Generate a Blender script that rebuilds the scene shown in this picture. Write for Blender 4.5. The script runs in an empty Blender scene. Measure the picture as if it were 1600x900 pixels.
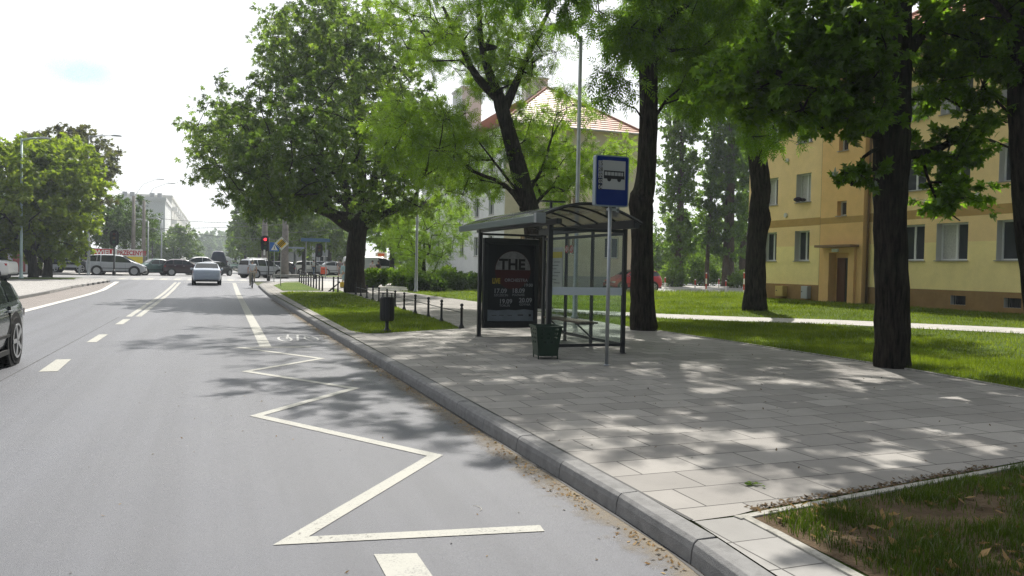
import bpy, bmesh, math, random
import numpy as np
from mathutils import Vector, Matrix
R_ = math.radians
rng = np.random.default_rng(7); random.seed(7)
scene = bpy.context.scene
COL = scene.collection
# ---------------------------------------------------------------- camera, world, sun, exposure
CAM_H = 1.75; FPX = 1230.0
AXX = np.array([0.93523645, -0.00987196, -0.35388604]); AXY = np.array([-0.3534589, 0.03040507, -0.9349558]); AXZ = np.array([0.01998978, 0.99948891, 0.02494659])
RW = np.array([AXX, AXY, AXZ])
cd = bpy.data.cameras.new('camera'); cam = bpy.data.objects.new('camera', cd); COL.objects.link(cam); scene.camera = cam
cd.sensor_width = 36; cd.lens = 36*FPX/1600; cd.clip_start = .05; cd.clip_end = 4000
M4 = Matrix(RW.tolist()).to_4x4(); M4.translation = Vector((0, 0, CAM_H)); cam.matrix_world = M4

SUN_EL, SUN_AZ = 54.0, 25.0          # azimuth from +Y (down the street) towards +X
w = bpy.data.worlds.new('World'); scene.world = w; w.use_nodes = True
nt = w.node_tree; nt.nodes.clear()
out = nt.nodes.new('ShaderNodeOutputWorld'); bg = nt.nodes.new('ShaderNodeBackground')
sky = nt.nodes.new('ShaderNodeTexSky'); sky.sky_type = 'NISHITA'; sky.sun_disc = False
sky.sun_elevation = R_(SUN_EL); sky.sun_rotation = R_(SUN_AZ); sky.dust_density = 3.0; sky.air_density = 1.0; sky.altitude = 60
tc = nt.nodes.new('ShaderNodeTexCoord')
cl = nt.nodes.new('ShaderNodeMix'); cl.data_type = 'RGBA'; cl.inputs[0].default_value = .85
nt.links.new(sky.outputs[0], cl.inputs[6])
# thin bright veil of cloud: brightest on the sun's side of the sky, thinner and bluer away from it
dt = nt.nodes.new('ShaderNodeVectorMath'); dt.operation = 'DOT_PRODUCT'; dt.inputs[1].default_value = (math.sin(R_(SUN_AZ-8)), math.cos(R_(SUN_AZ-8)), .25)
nt.links.new(tc.outputs['Generated'], dt.inputs[0])
vr = nt.nodes.new('ShaderNodeMapRange'); vr.interpolation_type = 'SMOOTHSTEP'; vr.inputs[1].default_value = -.62; vr.inputs[2].default_value = .20
nt.links.new(dt.outputs['Value'], vr.inputs[0])
vm_ = nt.nodes.new('ShaderNodeMix'); vm_.data_type = 'RGBA'; vm_.inputs[6].default_value = (1.1, 1.35, 1.8, 1); vm_.inputs[7].default_value = (9.2, 9.35, 9.4, 1)
nt.links.new(vr.outputs[0], vm_.inputs[0]); nt.links.new(vm_.outputs[2], cl.inputs[7])
# a small blue-green gap in the veil
gd = RW @ np.array([122-800, 450-112, -FPX]); gd = gd/np.linalg.norm(gd)
mp = nt.nodes.new('ShaderNodeMapping'); mp.vector_type = 'POINT'
sub = nt.nodes.new('ShaderNodeVectorMath'); sub.operation = 'SUBTRACT'; sub.inputs[1].default_value = tuple(gd)
sc_ = nt.nodes.new('ShaderNodeVectorMath'); sc_.operation = 'MULTIPLY'; sc_.inputs[1].default_value = (1/.036, 1/.036, 1/.017)
ln = nt.nodes.new('ShaderNodeVectorMath'); ln.operation = 'LENGTH'
nz = nt.nodes.new('ShaderNodeTexNoise'); nz.inputs['Scale'].default_value = 30
ad = nt.nodes.new('ShaderNodeMath'); ad.operation = 'ADD'
mr = nt.nodes.new('ShaderNodeMapRange'); mr.inputs[1].default_value = .95; mr.inputs[2].default_value = 1.75; mr.inputs[3].default_value = 1; mr.inputs[4].default_value = 0
gap = nt.nodes.new('ShaderNodeMix'); gap.data_type = 'RGBA'; gap.inputs[7].default_value = (5.8, 7.4, 7.4, 1)
nt.links.new(tc.outputs['Generated'], sub.inputs[0]); nt.links.new(sub.outputs[0], sc_.inputs[0]); nt.links.new(sc_.outputs[0], ln.inputs[0])
nt.links.new(tc.outputs['Generated'], nz.inputs['Vector'])
nt.links.new(ln.outputs['Value'], ad.inputs[0]); nt.links.new(nz.outputs['Fac'], ad.inputs[1])
nt.links.new(ad.outputs[0], mr.inputs[0]); nt.links.new(mr.outputs[0], gap.inputs[0]); nt.links.new(cl.outputs[2], gap.inputs[6])
nt.links.new(gap.outputs[2], bg.inputs[0]); bg.inputs[1].default_value = .10; nt.links.new(bg.outputs[0], out.inputs[0])
sd = bpy.data.lights.new('sun', 'SUN'); sd.energy = 5.0; sd.angle = R_(.55); sd.color = (1, .955, .88)
so = bpy.data.objects.new('sun', sd); COL.objects.link(so)
sv = Vector((math.cos(R_(SUN_EL))*math.sin(R_(SUN_AZ)), math.cos(R_(SUN_EL))*math.cos(R_(SUN_AZ)), math.sin(R_(SUN_EL))))
so.rotation_euler = sv.to_track_quat('Z', 'Y').to_euler(); so.location = (20, 30, 60)
scene.view_settings.view_transform = 'Standard'; scene.view_settings.look = 'None'; scene.view_settings.gamma = 1
scene.view_settings.exposure = 0.5
scene.render.engine = 'CYCLES'
cy = scene.cycles; cy.max_bounces = 6; cy.diffuse_bounces = 3; cy.glossy_bounces = 3; cy.transmission_bounces = 6; cy.transparent_max_bounces = 12; cy.volume_bounces = 0
cy.use_denoising = True; cy.caustics_reflective = False; cy.caustics_refractive = False; cy.use_adaptive_sampling = True; cy.adaptive_threshold = .02
try: cy.denoising_prefilter = 'NONE'
except Exception: pass

# ---------------------------------------------------------------- helpers: terrain and picture-to-ground
def ss(a, b, x):
    t = np.clip((x-a)/(b-a), 0, 1); return t*t*(3-2*t)
def T0(x, y): return .38*ss(42, 76, y) + .38*ss(14, 24, x)*(1-ss(33, 44, y))
PAV = .14
def T(x, y): return float(T0(x, y) + (PAV if x > 2.8 and y < 64 else 0))
def ray(px, py): return RW @ np.array([px-800, 450-py, -FPX])
def G(px, py):
    d = ray(px, py); z = 0.0
    for i in range(50):
        t = (z-CAM_H)/d[2]; p = d*t; z = .5*z + .5*T(p[0], p[1])
    return (p[0], p[1], z)
def AY(px, py, Y):
    d = ray(px, py); p = np.array([0, 0, CAM_H]) + d*Y/d[1]; return (p[0], p[1], p[2])
def AX(px, py, X):
    d = ray(px, py); p = np.array([0, 0, CAM_H]) + d*X/d[0]; return (p[0], p[1], p[2])

# ---------------------------------------------------------------- materials
MATS = {}
def mat(name, col, rough=.7, spec=.4, metal=0, var=0, scale=6, bump=0, bscale=40, col2=None, emit=None, trans=0, coat=0, detail=6, alpha=None):
    if name in MATS: return MATS[name]
    m = bpy.data.materials.new(name); m.use_nodes = True; t = m.node_tree; b = t.nodes['Principled BSDF']
    c = (*col, 1); b.inputs['Base Color'].default_value = c; b.inputs['Roughness'].default_value = rough
    b.inputs['Specular IOR Level'].default_value = spec; b.inputs['Metallic'].default_value = metal
    if coat: b.inputs['Coat Weight'].default_value = coat; b.inputs['Coat Roughness'].default_value = .05
    if emit: b.inputs['Emission Color'].default_value = (*emit[:3], 1); b.inputs['Emission Strength'].default_value = emit[3]
    if trans: b.inputs['Transmission Weight'].default_value = trans
    tcn = t.nodes.new('ShaderNodeTexCoord')
    if var or col2:
        n = t.nodes.new('ShaderNodeTexNoise'); n.inputs['Scale'].default_value = scale; n.inputs['Detail'].default_value = detail; n.inputs['Roughness'].default_value = .65
        t.links.new(tcn.outputs['Object'], n.inputs['Vector'])
        mx = t.nodes.new('ShaderNodeMix'); mx.data_type = 'RGBA'
        r = t.nodes.new('ShaderNodeMapRange'); r.inputs[1].default_value = .35; r.inputs[2].default_value = .65
        t.links.new(n.outputs['Fac'], r.inputs[0]); t.links.new(r.outputs[0], mx.inputs[0])
        c2 = col2 if col2 else tuple(min(1, v*(1+var)) for v in col); c1 = col if col2 else tuple(v*(1-var) for v in col)
        mx.inputs[6].default_value = (*c1, 1); mx.inputs[7].default_value = (*c2, 1); t.links.new(mx.outputs[2], b.inputs['Base Color'])
    if bump:
        n2 = t.nodes.new('ShaderNodeTexNoise'); n2.inputs['Scale'].default_value = bscale; n2.inputs['Detail'].default_value = 5
        t.links.new(tcn.outputs['Object'], n2.inputs['Vector'])
        bp = t.nodes.new('ShaderNodeBump'); bp.inputs['Strength'].default_value = bump; bp.inputs['Distance'].default_value = .02
        t.links.new(n2.outputs['Fac'], bp.inputs['Height']); t.links.new(bp.outputs[0], b.inputs['Normal'])
    MATS[name] = m; return m
def N(t, kind, **kw):
    n = t.nodes.new(kind)
    for k, v in kw.items(): setattr(n, k, v)
    return n
def ramp2(t, src, a, b, lo=0, hi=1):
    r = t.nodes.new('ShaderNodeMapRange'); r.inputs[1].default_value = a; r.inputs[2].default_value = b; r.inputs[3].default_value = lo; r.inputs[4].default_value = hi
    t.links.new(src, r.inputs[0]); return r.outputs[0]
def mixc(t, f, a, b, mode='MIX'):
    m = t.nodes.new('ShaderNodeMix'); m.data_type = 'RGBA'; m.blend_type = mode
    for i, v in ((0, f), (6, a), (7, b)):
        if hasattr(v, 'node'): t.links.new(v, m.inputs[i])
        elif i == 0: m.inputs[0].default_value = v
        else: m.inputs[i].default_value = (*v, 1) if len(v) == 3 else v
    return m.outputs[2]
def noise(t, vec, scale, detail=5, rough=.6):
    n = t.nodes.new('ShaderNodeTexNoise'); n.inputs['Scale'].default_value = scale; n.inputs['Detail'].default_value = detail; n.inputs['Roughness'].default_value = rough
    t.links.new(vec, n.inputs['Vector']); return n.outputs['Fac']
def newmat(name):
    m = bpy.data.materials.new(name); m.use_nodes = True; t = m.node_tree; b = t.nodes['Principled BSDF']
    tcn = t.nodes.new('ShaderNodeTexCoord'); return m, t, b, tcn.outputs['Object']
def bumpn(t, b, h, s, d=.02):
    bp = t.nodes.new('ShaderNodeBump'); bp.inputs['Strength'].default_value = s; bp.inputs['Distance'].default_value = d
    t.links.new(h, bp.inputs['Height']); t.links.new(bp.outputs[0], b.inputs['Normal'])
def stretch(t, vec, s):
    m = t.nodes.new('ShaderNodeMapping'); m.inputs['Scale'].default_value = s; t.links.new(vec, m.inputs['Vector']); return m.outputs[0]
# asphalt
def asphalt(name, base, tint):
    m, t, b, v = newmat(name)
    fine = noise(t, v, 75, 5, .8); grit = noise(t, v, 160, 3, .7); big = noise(t, v, .9, 7, .7)
    lane = noise(t, stretch(t, v, (1.6, .05, 1)), 1.3, 4, .6)
    c = mixc(t, ramp2(t, fine, .3, .7), tuple(k*.55 for k in base), tuple(k*1.42 for k in base))
    c = mixc(t, ramp2(t, grit, .60, .70), c, tuple(min(1, k*2.2) for k in base))
    c = mixc(t, ramp2(t, big, .35, .7, 0, .45), c, tint)
    c = mixc(t, ramp2(t, lane, .42, .68, 0, .55), c, tuple(k*.62 for k in base))
    t.links.new(c, b.inputs['Base Color']); b.inputs['Roughness'].default_value = .52; b.inputs['Specular IOR Level'].default_value = .62
    bumpn(t, b, noise(t, v, 150, 4, .8), .5, .010); return m
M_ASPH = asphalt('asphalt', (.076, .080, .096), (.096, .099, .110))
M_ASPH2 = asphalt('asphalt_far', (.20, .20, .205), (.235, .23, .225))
# paving slabs
def slabs(name, bw, rh, ox, oy, c1, c2, mort=.005, off=.5, dirt=.35, rot=0):
    m, t, b, v = newmat(name)
    mp = t.nodes.new('ShaderNodeMapping'); mp.inputs['Location'].default_value = (-ox, -oy, 0); mp.inputs['Rotation'].default_value = (0, 0, rot)
    t.links.new(v, mp.inputs['Vector'])
    wob = t.nodes.new('ShaderNodeTexNoise'); wob.inputs['Scale'].default_value = 3; t.links.new(v, wob.inputs['Vector'])
    vm = t.nodes.new('ShaderNodeVectorMath'); vm.operation = 'MULTIPLY_ADD'; vm.inputs[1].default_value = (.006, .006, 0)
    t.links.new(wob.outputs['Color'], vm.inputs[0]); t.links.new(mp.outputs[0], vm.inputs[2])
    br = t.nodes.new('ShaderNodeTexBrick'); br.offset = off; br.inputs['Scale'].default_value = 1
    br.inputs['Brick Width'].default_value = bw; br.inputs['Row Height'].default_value = rh; br.inputs['Mortar Size'].default_value = mort
    br.inputs['Mortar Smooth'].default_value = .2; br.inputs['Bias'].default_value = -.1
    br.inputs['Color1'].default_value = (*c1, 1); br.inputs['Color2'].default_value = (*c2, 1); br.inputs['Mortar'].default_value = (.035, .033, .03, 1)
    t.links.new(vm.outputs[0], br.inputs['Vector'])
    big = noise(t, v, 1.1, 6, .65); fine = noise(t, v, 90, 4, .7); sm = noise(t, v, 7, 6, .7)
    c = mixc(t, ramp2(t, big, .4, .68, 0, dirt), br.outputs['Color'], tuple(k*.62 for k in c1))
    c = mixc(t, ramp2(t, sm, .55, .75, 0, .22), c, tuple(k*.5 for k in c1))
    c = mixc(t, ramp2(t, fine, .3, .7, 0, .16), c, (.15, .145, .14))
    t.links.new(c, b.inputs['Base Color']); b.inputs['Roughness'].default_value = .82; b.inputs['Specular IOR Level'].default_value = .3
    inv = ramp2(t, br.outputs['Fac'], 0, 1, 1, 0)
    ad = t.nodes.new('ShaderNodeMath'); ad.operation = 'MULTIPLY_ADD'; ad.inputs[1].default_value = .12
    t.links.new(fine, ad.inputs[0]); t.links.new(inv, ad.inputs[2]); bumpn(t, b, ad.outputs[0], .5, .008)
    return m
M_SLAB = slabs('paving_slabs', .583, .432, 3.466, 4.53, (.225, .213, .197), (.335, .318, .293), .007)
M_SLAB2 = slabs('paving_strip', .60, .432, 2.9, 4.3, (.25, .243, .23), (.30, .29, .275), .006, 0)
M_PATH = slabs('path_slabs', .5, .5, 0, 0, (.40, .385, .36), (.45, .43, .405), .006, .5)
M_COBB = slabs('small_pavers', .2, .1, 0, 0, (.36, .345, .33), (.42, .405, .385), .006, .5)
M_COBB2 = slabs('layby_pavers', .2, .1, 0, 0, (.23, .205, .19), (.28, .25, .23), .006, .5)
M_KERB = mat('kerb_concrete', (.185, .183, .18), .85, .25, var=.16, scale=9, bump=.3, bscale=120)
M_KERB2 = mat('edging_concrete', (.29, .28, .25), .9, .2, var=.25, scale=12, bump=.4, bscale=90)
def paintmat():
    m, t, b, v = newmat('road_paint')
    a = noise(t, v, 60, 6, .75); a2 = noise(t, v, 3, 5, .7)
    s = t.nodes.new('ShaderNodeMath'); s.operation = 'ADD'; t.links.new(a, s.inputs[0]); t.links.new(ramp2(t, a2, .3, .8, -.12, .12), s.inputs[1])
    c = mixc(t, ramp2(t, s.outputs[0], .50, .70, 0, .85), (.34, .335, .30), (.13, .13, .13))
    t.links.new(c, b.inputs['Base Color']); b.inputs['Roughness'].default_value = .7; bumpn(t, b, noise(t, v, 150, 4, .8), .35, .01)
    tr = t.nodes.new('ShaderNodeBsdfTransparent'); mx = t.nodes.new('ShaderNodeMixShader'); o_ = [n for n in t.nodes if n.type == 'OUTPUT_MATERIAL'][0]
    w1 = noise(t, v, 22, 8, .8); w2 = noise(t, v, 1.1, 4, .6); s2 = t.nodes.new('ShaderNodeMath'); s2.operation = 'ADD'; t.links.new(w1, s2.inputs[0]); t.links.new(ramp2(t, w2, .3, .75, -.10, .10), s2.inputs[1])
    t.links.new(ramp2(t, s2.outputs[0], .60, .68, 0, .9), mx.inputs[0]); t.links.new(b.outputs[0], mx.inputs[1]); t.links.new(tr.outputs[0], mx.inputs[2]); t.links.new(mx.outputs[0], o_.inputs[0]); return m
M_PAINT = paintmat()
M_PAINTW = mat('worn_paint', (.42, .42, .41), .75, .3, var=.3, scale=60)
def lawnmat():
    m, t, b, v = newmat('lawn')
    c = mixc(t, ramp2(t, noise(t, v, .7, 6, .65), .35, .65), (.085, .14, .022), (.16, .21, .038))
    c = mixc(t, ramp2(t, noise(t, v, 30, 6, .75), .4, .65, 0, .75), c, (.022, .045, .01))
    c = mixc(t, ramp2(t, noise(t, v, 2.3, 5, .7), .6, .75, 0, .8), c, (.15, .13, .06))
    t.links.new(c, b.inputs['Base Color']); b.inputs['Roughness'].default_value = .9; b.inputs['Specular IOR Level'].default_value = .1
    bumpn(t, b, noise(t, v, 45, 5, .8), 1, .05); return m
M_LAWN = lawnmat()
M_SOIL = mat('soil', (.055, .038, .024), .95, .1, col2=(.11, .08, .05), scale=5, bump=1, bscale=35)
def leafmat(name, ca, cb, trans=.45, tb=1.6, clump=.55):
    m = bpy.data.materials.new(name); m.use_nodes = True; t = m.node_tree; t.nodes.clear()
    o = t.nodes.new('ShaderNodeOutputMaterial'); geo = t.nodes.new('ShaderNodeNewGeometry'); tcn = t.nodes.new('ShaderNodeTexCoord')
    c = mixc(t, geo.outputs['Random Per Island'], ca, cb)
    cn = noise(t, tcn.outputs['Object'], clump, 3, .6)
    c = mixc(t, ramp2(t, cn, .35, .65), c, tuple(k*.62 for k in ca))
    d = t.nodes.new('ShaderNodeBsdfDiffuse'); tr = t.nodes.new('ShaderNodeBsdfTranslucent'); gl = t.nodes.new('ShaderNodeBsdfGlossy'); gl.inputs['Roughness'].default_value = .42
    t.links.new(c, d.inputs['Color'])
    tcx = mixc(t, 1.0, c, (tb, tb*1.05, tb*.35), 'MULTIPLY'); t.links.new(tcx, tr.inputs['Color'])
    m1 = t.nodes.new('ShaderNodeMixShader'); m1.inputs[0].default_value = trans; t.links.new(d.outputs[0], m1.inputs[1]); t.links.new(tr.outputs[0], m1.inputs[2])
    fr = t.nodes.new('ShaderNodeFresnel'); fr.inputs['IOR'].default_value = 1.35
    fm = t.nodes.new('ShaderNodeMath'); fm.operation = 'MULTIPLY'; fm.inputs[1].default_value = .14; t.links.new(fr.outputs[0], fm.inputs[0])
    m2 = t.nodes.new('ShaderNodeMixShader'); t.links.new(fm.outputs[0], m2.inputs[0]); t.links.new(m1.outputs[0], m2.inputs[1]); t.links.new(gl.outputs[0], m2.inputs[2])
    t.links.new(m2.outputs[0], o.inputs['Surface']); return m
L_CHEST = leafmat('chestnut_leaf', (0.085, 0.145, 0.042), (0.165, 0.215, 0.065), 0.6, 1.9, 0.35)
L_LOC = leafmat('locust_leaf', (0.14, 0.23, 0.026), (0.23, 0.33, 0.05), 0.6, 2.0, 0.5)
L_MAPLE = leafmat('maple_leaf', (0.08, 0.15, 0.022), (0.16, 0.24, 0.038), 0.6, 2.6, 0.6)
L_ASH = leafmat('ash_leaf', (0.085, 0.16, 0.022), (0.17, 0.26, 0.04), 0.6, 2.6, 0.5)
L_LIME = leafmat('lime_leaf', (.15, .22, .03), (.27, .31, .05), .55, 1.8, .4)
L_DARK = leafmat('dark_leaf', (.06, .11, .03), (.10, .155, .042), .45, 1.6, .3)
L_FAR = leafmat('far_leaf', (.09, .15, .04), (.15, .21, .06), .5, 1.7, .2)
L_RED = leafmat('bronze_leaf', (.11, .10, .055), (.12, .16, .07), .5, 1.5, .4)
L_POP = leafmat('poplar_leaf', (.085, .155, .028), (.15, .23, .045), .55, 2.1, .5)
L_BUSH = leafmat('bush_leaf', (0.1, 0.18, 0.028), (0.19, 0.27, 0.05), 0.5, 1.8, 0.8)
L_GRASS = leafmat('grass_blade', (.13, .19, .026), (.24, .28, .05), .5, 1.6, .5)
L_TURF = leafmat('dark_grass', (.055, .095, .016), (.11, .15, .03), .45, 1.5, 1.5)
L_DRY = leafmat('dry_leaf', (.22, .13, .055), (.42, .30, .15), .25, 1.1, 3)
def barkmat(name, ca, cb):
    m, t, b, v = newmat(name)
    s = stretch(t, v, (1, 1, .14))
    h = noise(t, s, 16, 6, .7)
    c = mixc(t, ramp2(t, h, .38, .62), ca, cb); c = mixc(t, ramp2(t, noise(t, v, 1.2, 4, .6), .5, .75, 0, .5), c, (.05, .06, .035))
    t.links.new(c, b.inputs['Base Color']); b.inputs['Roughness'].default_value = .95; b.inputs['Specular IOR Level'].default_value = .15
    bumpn(t, b, h, 1, .14); return m
M_BARK = barkmat('bark', (.008, .007, .006), (.060, .049, .040))
M_BARKL = barkmat('bark_brown', (.045, .032, .022), (.14, .105, .075))
M_METAL = mat('galvanised_steel', (.36, .38, .39), .45, .5, .6, var=.12, scale=4)
M_DARKMETAL = mat('black_metal', (.012, .013, .015), .38, .5, var=.3, scale=8)
M_CAST = mat('black_cast_iron', (.010, .010, .011), .45, .5, bump=.15, bscale=60)
M_BLACK = mat('matt_black', (.012, .012, .013), .6)
M_WHITE = mat('white_paint', (.78, .78, .76), .5, var=.04, scale=5)
M_GREY = mat('grey_paint', (.3, .31, .32), .55, var=.08, scale=5)
M_RUB = mat('tyre_rubber', (.014, .014, .015), .85, .2, bump=.1)
M_RIM = mat('alloy_rim', (.42, .43, .45), .3, .5, .85)
def glass(name, tint, rough, alpha):
    m = bpy.data.materials.new(name); m.use_nodes = True; t = m.node_tree; t.nodes.clear()
    o = t.nodes.new('ShaderNodeOutputMaterial'); tr = t.nodes.new('ShaderNodeBsdfTransparent'); tr.inputs[0].default_value = (*tint, 1)
    g = t.nodes.new('ShaderNodeBsdfGlossy'); g.inputs['Roughness'].default_value = rough
    d = t.nodes.new('ShaderNodeBsdfDiffuse'); d.inputs[0].default_value = (.5, .52, .5, 1)
    fr = t.nodes.new('ShaderNodeFresnel'); gq = t.nodes.new('ShaderNodeNewGeometry'); t.links.new(ramp2(t, gq.outputs['Backfacing'], 0, 1, 1.5, 1.0001), fr.inputs[0])
    m1 = t.nodes.new('ShaderNodeMixShader'); m1.inputs[0].default_value = alpha; t.links.new(tr.outputs[0], m1.inputs[1]); t.links.new(d.outputs[0], m1.inputs[2])
    m2 = t.nodes.new('ShaderNodeMixShader'); t.links.new(fr.outputs[0], m2.inputs[0]); t.links.new(m1.outputs[0], m2.inputs[1]); t.links.new(g.outputs[0], m2.inputs[2])
    t.links.new(m2.outputs[0], o.inputs[0]); return m
M_GLASS = glass('shelter_glass', (.90, .94, .92), .02, .03)
M_ROOFGL = glass('smoked_roof_sheet', (.42, .42, .40), .15, .22)
M_CGLASS = mat('car_glass', (.018, .022, .024), .04, .6)
M_WGLASS = mat('window_glass', (.03, .035, .04), .05, .7)
M_CURT = mat('curtain', (.5, .49, .46), .9, .1, var=.15, scale=14)

# ---------------------------------------------------------------- mesh builder
class MB:
    def __init__(s): s.v = []; s.f = []; s.m = []
    def add(s, vs, fs, mi=0):
        o = len(s.v); s.v += [tuple(map(float, p)) for p in vs]; s.f += [tuple(i+o for i in f) for f in fs]; s.m += [mi]*len(fs)
    def box(s, c, d, rz=0, mi=0, rx=0, ry=0):
        hx, hy, hz = d[0]/2, d[1]/2, d[2]/2
        vs = [Vector((x, y, z)) for x in (-hx, hx) for y in (-hy, hy) for z in (-hz, hz)]
        if rz or rx or ry:
            m = Matrix.Rotation(rz, 3, 'Z') @ Matrix.Rotation(ry, 3, 'Y') @ Matrix.Rotation(rx, 3, 'X'); vs = [m @ v for v in vs]
        s.add([(v[0]+c[0], v[1]+c[1], v[2]+c[2]) for v in vs], [(0, 1, 3, 2), (4, 6, 7, 5), (0, 4, 5, 1), (2, 3, 7, 6), (0, 2, 6, 4), (1, 5, 7, 3)], mi)
    def b2(s, a, b, mi=0): s.box([(a[i]+b[i])/2 for i in range(3)], [abs(b[i]-a[i]) for i in range(3)], mi=mi)
    def tube(s, pts, rad, n=8, mi=0, cap=True, jit=0, flat=1):
        pts = [Vector(p) for p in pts]; k = len(pts)
        if not hasattr(rad, '__len__'): rad = [rad]*k
        o = len(s.v); prev = None
        for i, p in enumerate(pts):
            d = (pts[min(i+1, k-1)]-pts[max(i-1, 0)])
            if d.length < 1e-9: d = Vector((0, 0, 1))
            d.normalize()
            if prev is None: a = Vector((1, 0, 0)) if abs(d.x) < .9 else Vector((0, 1, 0))
            else: a = prev
            u = (a-d*a.dot(d)).normalized(); prev = u; q = d.cross(u)
            for j in range(n):
                t = 2*math.pi*j/n; r = rad[i]*(1+(random.uniform(-jit, jit) if jit else 0))
                s.v.append(tuple(p+u*(math.cos(t)*r)+q*(math.sin(t)*r*flat)))
        for i in range(k-1):
            for j in range(n):
                a0 = o+i*n+j; a1 = o+i*n+(j+1) % n; s.f.append((a0, a1, a1+n, a0+n)); s.m.append(mi)
        if cap:
            s.f.append(tuple(o+j for j in range(n))[::-1]); s.m.append(mi); s.f.append(tuple(o+(k-1)*n+j for j in range(n))); s.m.append(mi)
    def lathe(s, prof, n=16, c=(0, 0, 0), mi=0):
        s.tube([(c[0], c[1], c[2]+z) for r, z in prof], [max(r, 1e-4) for r, z in prof], n, mi)
    def prism(s, poly, h, org=(0, 0, 0), u=(1, 0, 0), v=(0, 0, 1), mi=0):
        """flat outline in the (u, v) plane, extruded by h along u x v"""
        u = Vector(u); v = Vector(v); nn = u.cross(v).normalized(); o = Vector(org); k = len(poly)
        vs = [o+u*a+v*b for a, b in poly] + [o+u*a+v*b+nn*h for a, b in poly]
        s.add(vs, [tuple(range(k))[::-1], tuple(range(k, 2*k))] + [(i, (i+1) % k, k+(i+1) % k, k+i) for i in range(k)], mi)
    def sphere(s, c, r, n=10, m=6, sc=(1, 1, 1), mi=0):
        pr = []
        o = len(s.v)
        for i in range(m+1):
            th = math.pi*i/m
            for j in range(n):
                a = 2*math.pi*j/n; s.v.append((c[0]+r*sc[0]*math.sin(th)*math.cos(a)+1e-5*i, c[1]+r*sc[1]*math.sin(th)*math.sin(a), c[2]-r*sc[2]*math.cos(th)))
        for i in range(m):
            for j in range(n):
                a0 = o+i*n+j; a1 = o+i*n+(j+1) % n; s.f.append((a0, a1, a1+n, a0+n)); s.m.append(mi)
    def build(s, name, mats, parent=None, smooth=False, bevel=0, sub=0, world=False, label=None):
        if not isinstance(mats, (list, tuple)): mats = [mats]
        vs = s.v
        if world and parent is not None:
            L = parent.location; vs = [(a-L.x, b-L.y, c-L.z) for a, b, c in vs]
        me = bpy.data.meshes.new(name); me.from_pydata(vs, [], s.f); me.update()
        for m in mats: me.materials.append(m)
        if len(mats) > 1: me.polygons.foreach_set('material_index', s.m)
        if smooth: me.polygons.foreach_set('use_smooth', [True]*len(me.polygons))
        bm = bmesh.new(); bm.from_mesh(me); bmesh.ops.recalc_face_normals(bm, faces=bm.faces); bm.to_mesh(me); bm.free()
        o = bpy.data.objects.new(name, me); COL.objects.link(o)
        if parent is not None: o.parent = parent
        if bevel:
            b = o.modifiers.new('bevel', 'BEVEL'); b.width = bevel; b.segments = 2; b.limit_method = 'ANGLE'
        if sub:
            b = o.modifiers.new('sub', 'SUBSURF'); b.levels = sub; b.render_levels = sub
        if label: o['label'] = label
        return o
def npmesh(name, V, F, mats, midx=None, parent=None, smooth=False):
    """V (n,3), F (m,k) numpy -> one object"""
    me = bpy.data.meshes.new(name); n, k = F.shape
    if parent is not None: V = V-np.array(parent.location)
    me.vertices.add(len(V)); me.vertices.foreach_set('co', V.astype(np.float32).ravel())
    me.loops.add(n*k); me.loops.foreach_set('vertex_index', F.astype(np.int32).ravel())
    me.polygons.add(n); me.polygons.foreach_set('loop_start', np.arange(0, n*k, k, dtype=np.int32))
    try: me.polygons.foreach_set('loop_total', np.full(n, k, dtype=np.int32))
    except Exception: pass
    for m in (mats if isinstance(mats, (list, tuple)) else [mats]): me.materials.append(m)
    if midx is not None: me.polygons.foreach_set('material_index', midx.astype(np.int32))
    if smooth: me.polygons.foreach_set('use_smooth', np.ones(n, dtype=bool))
    me.update(calc_edges=True)
    o = bpy.data.objects.new(name, me); COL.objects.link(o)
    if parent is not None: o.parent = parent
    return o
def tag(o, label=None, cat=None, group=None, kind=None):
    if label: o['label'] = label
    if cat: o['category'] = cat
    if group: o['group'] = group
    if kind: o['kind'] = kind
    return o
def thing(name, loc, label, cat, group=None, rz=0, sc=1):
    o = bpy.data.objects.new(name, None); COL.objects.link(o); o.location = loc; o.rotation_euler = (0, 0, rz); o.scale = (sc, sc, sc); o.empty_display_size = .2
    return tag(o, label, cat, group)
def copy_thing(src, loc, label, rz=0, group=None, kids=None):
    def cp(o, par):
        c = o.copy(); COL.objects.link(c); c.parent = par
        for ch in o.children: cp(ch, c)
        return c
    c = cp(src, None); c.location = loc; c.rotation_euler = (0, 0, rz); c['label'] = label
    if group: c['group'] = group
    return c
FONT_MESH = {}
def text(s, size, org, u, v, m, parent, name='lettering', depth=.002, align='LEFT', sx=1, world=True, bold=0):
    cu = bpy.data.curves.new('t', 'FONT'); cu.body = s; cu.size = size; cu.extrude = depth; cu.align_x = align; cu.resolution_u = 3; cu.offset = bold
    o = bpy.data.objects.new('t', cu); COL.objects.link(o)
    me = bpy.data.meshes.new_from_object(o.evaluated_get(bpy.context.evaluated_depsgraph_get())); bpy.data.objects.remove(o); bpy.data.curves.remove(cu)
    u = Vector(u); v = Vector(v); nn = u.cross(v); og = Vector(org)
    L = parent.location if (world and parent is not None) else Vector((0, 0, 0))
    for q in me.vertices: c = q.co.copy(); q.co = og+u*(c.x*sx)+v*c.y+nn*c.z-L
    me.materials.clear(); me.materials.append(m); me.name = name
    r = bpy.data.objects.new(name, me); COL.objects.link(r); r.parent = parent
    return r
def struct(o, label=None): o['kind'] = 'structure'; return o
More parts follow.
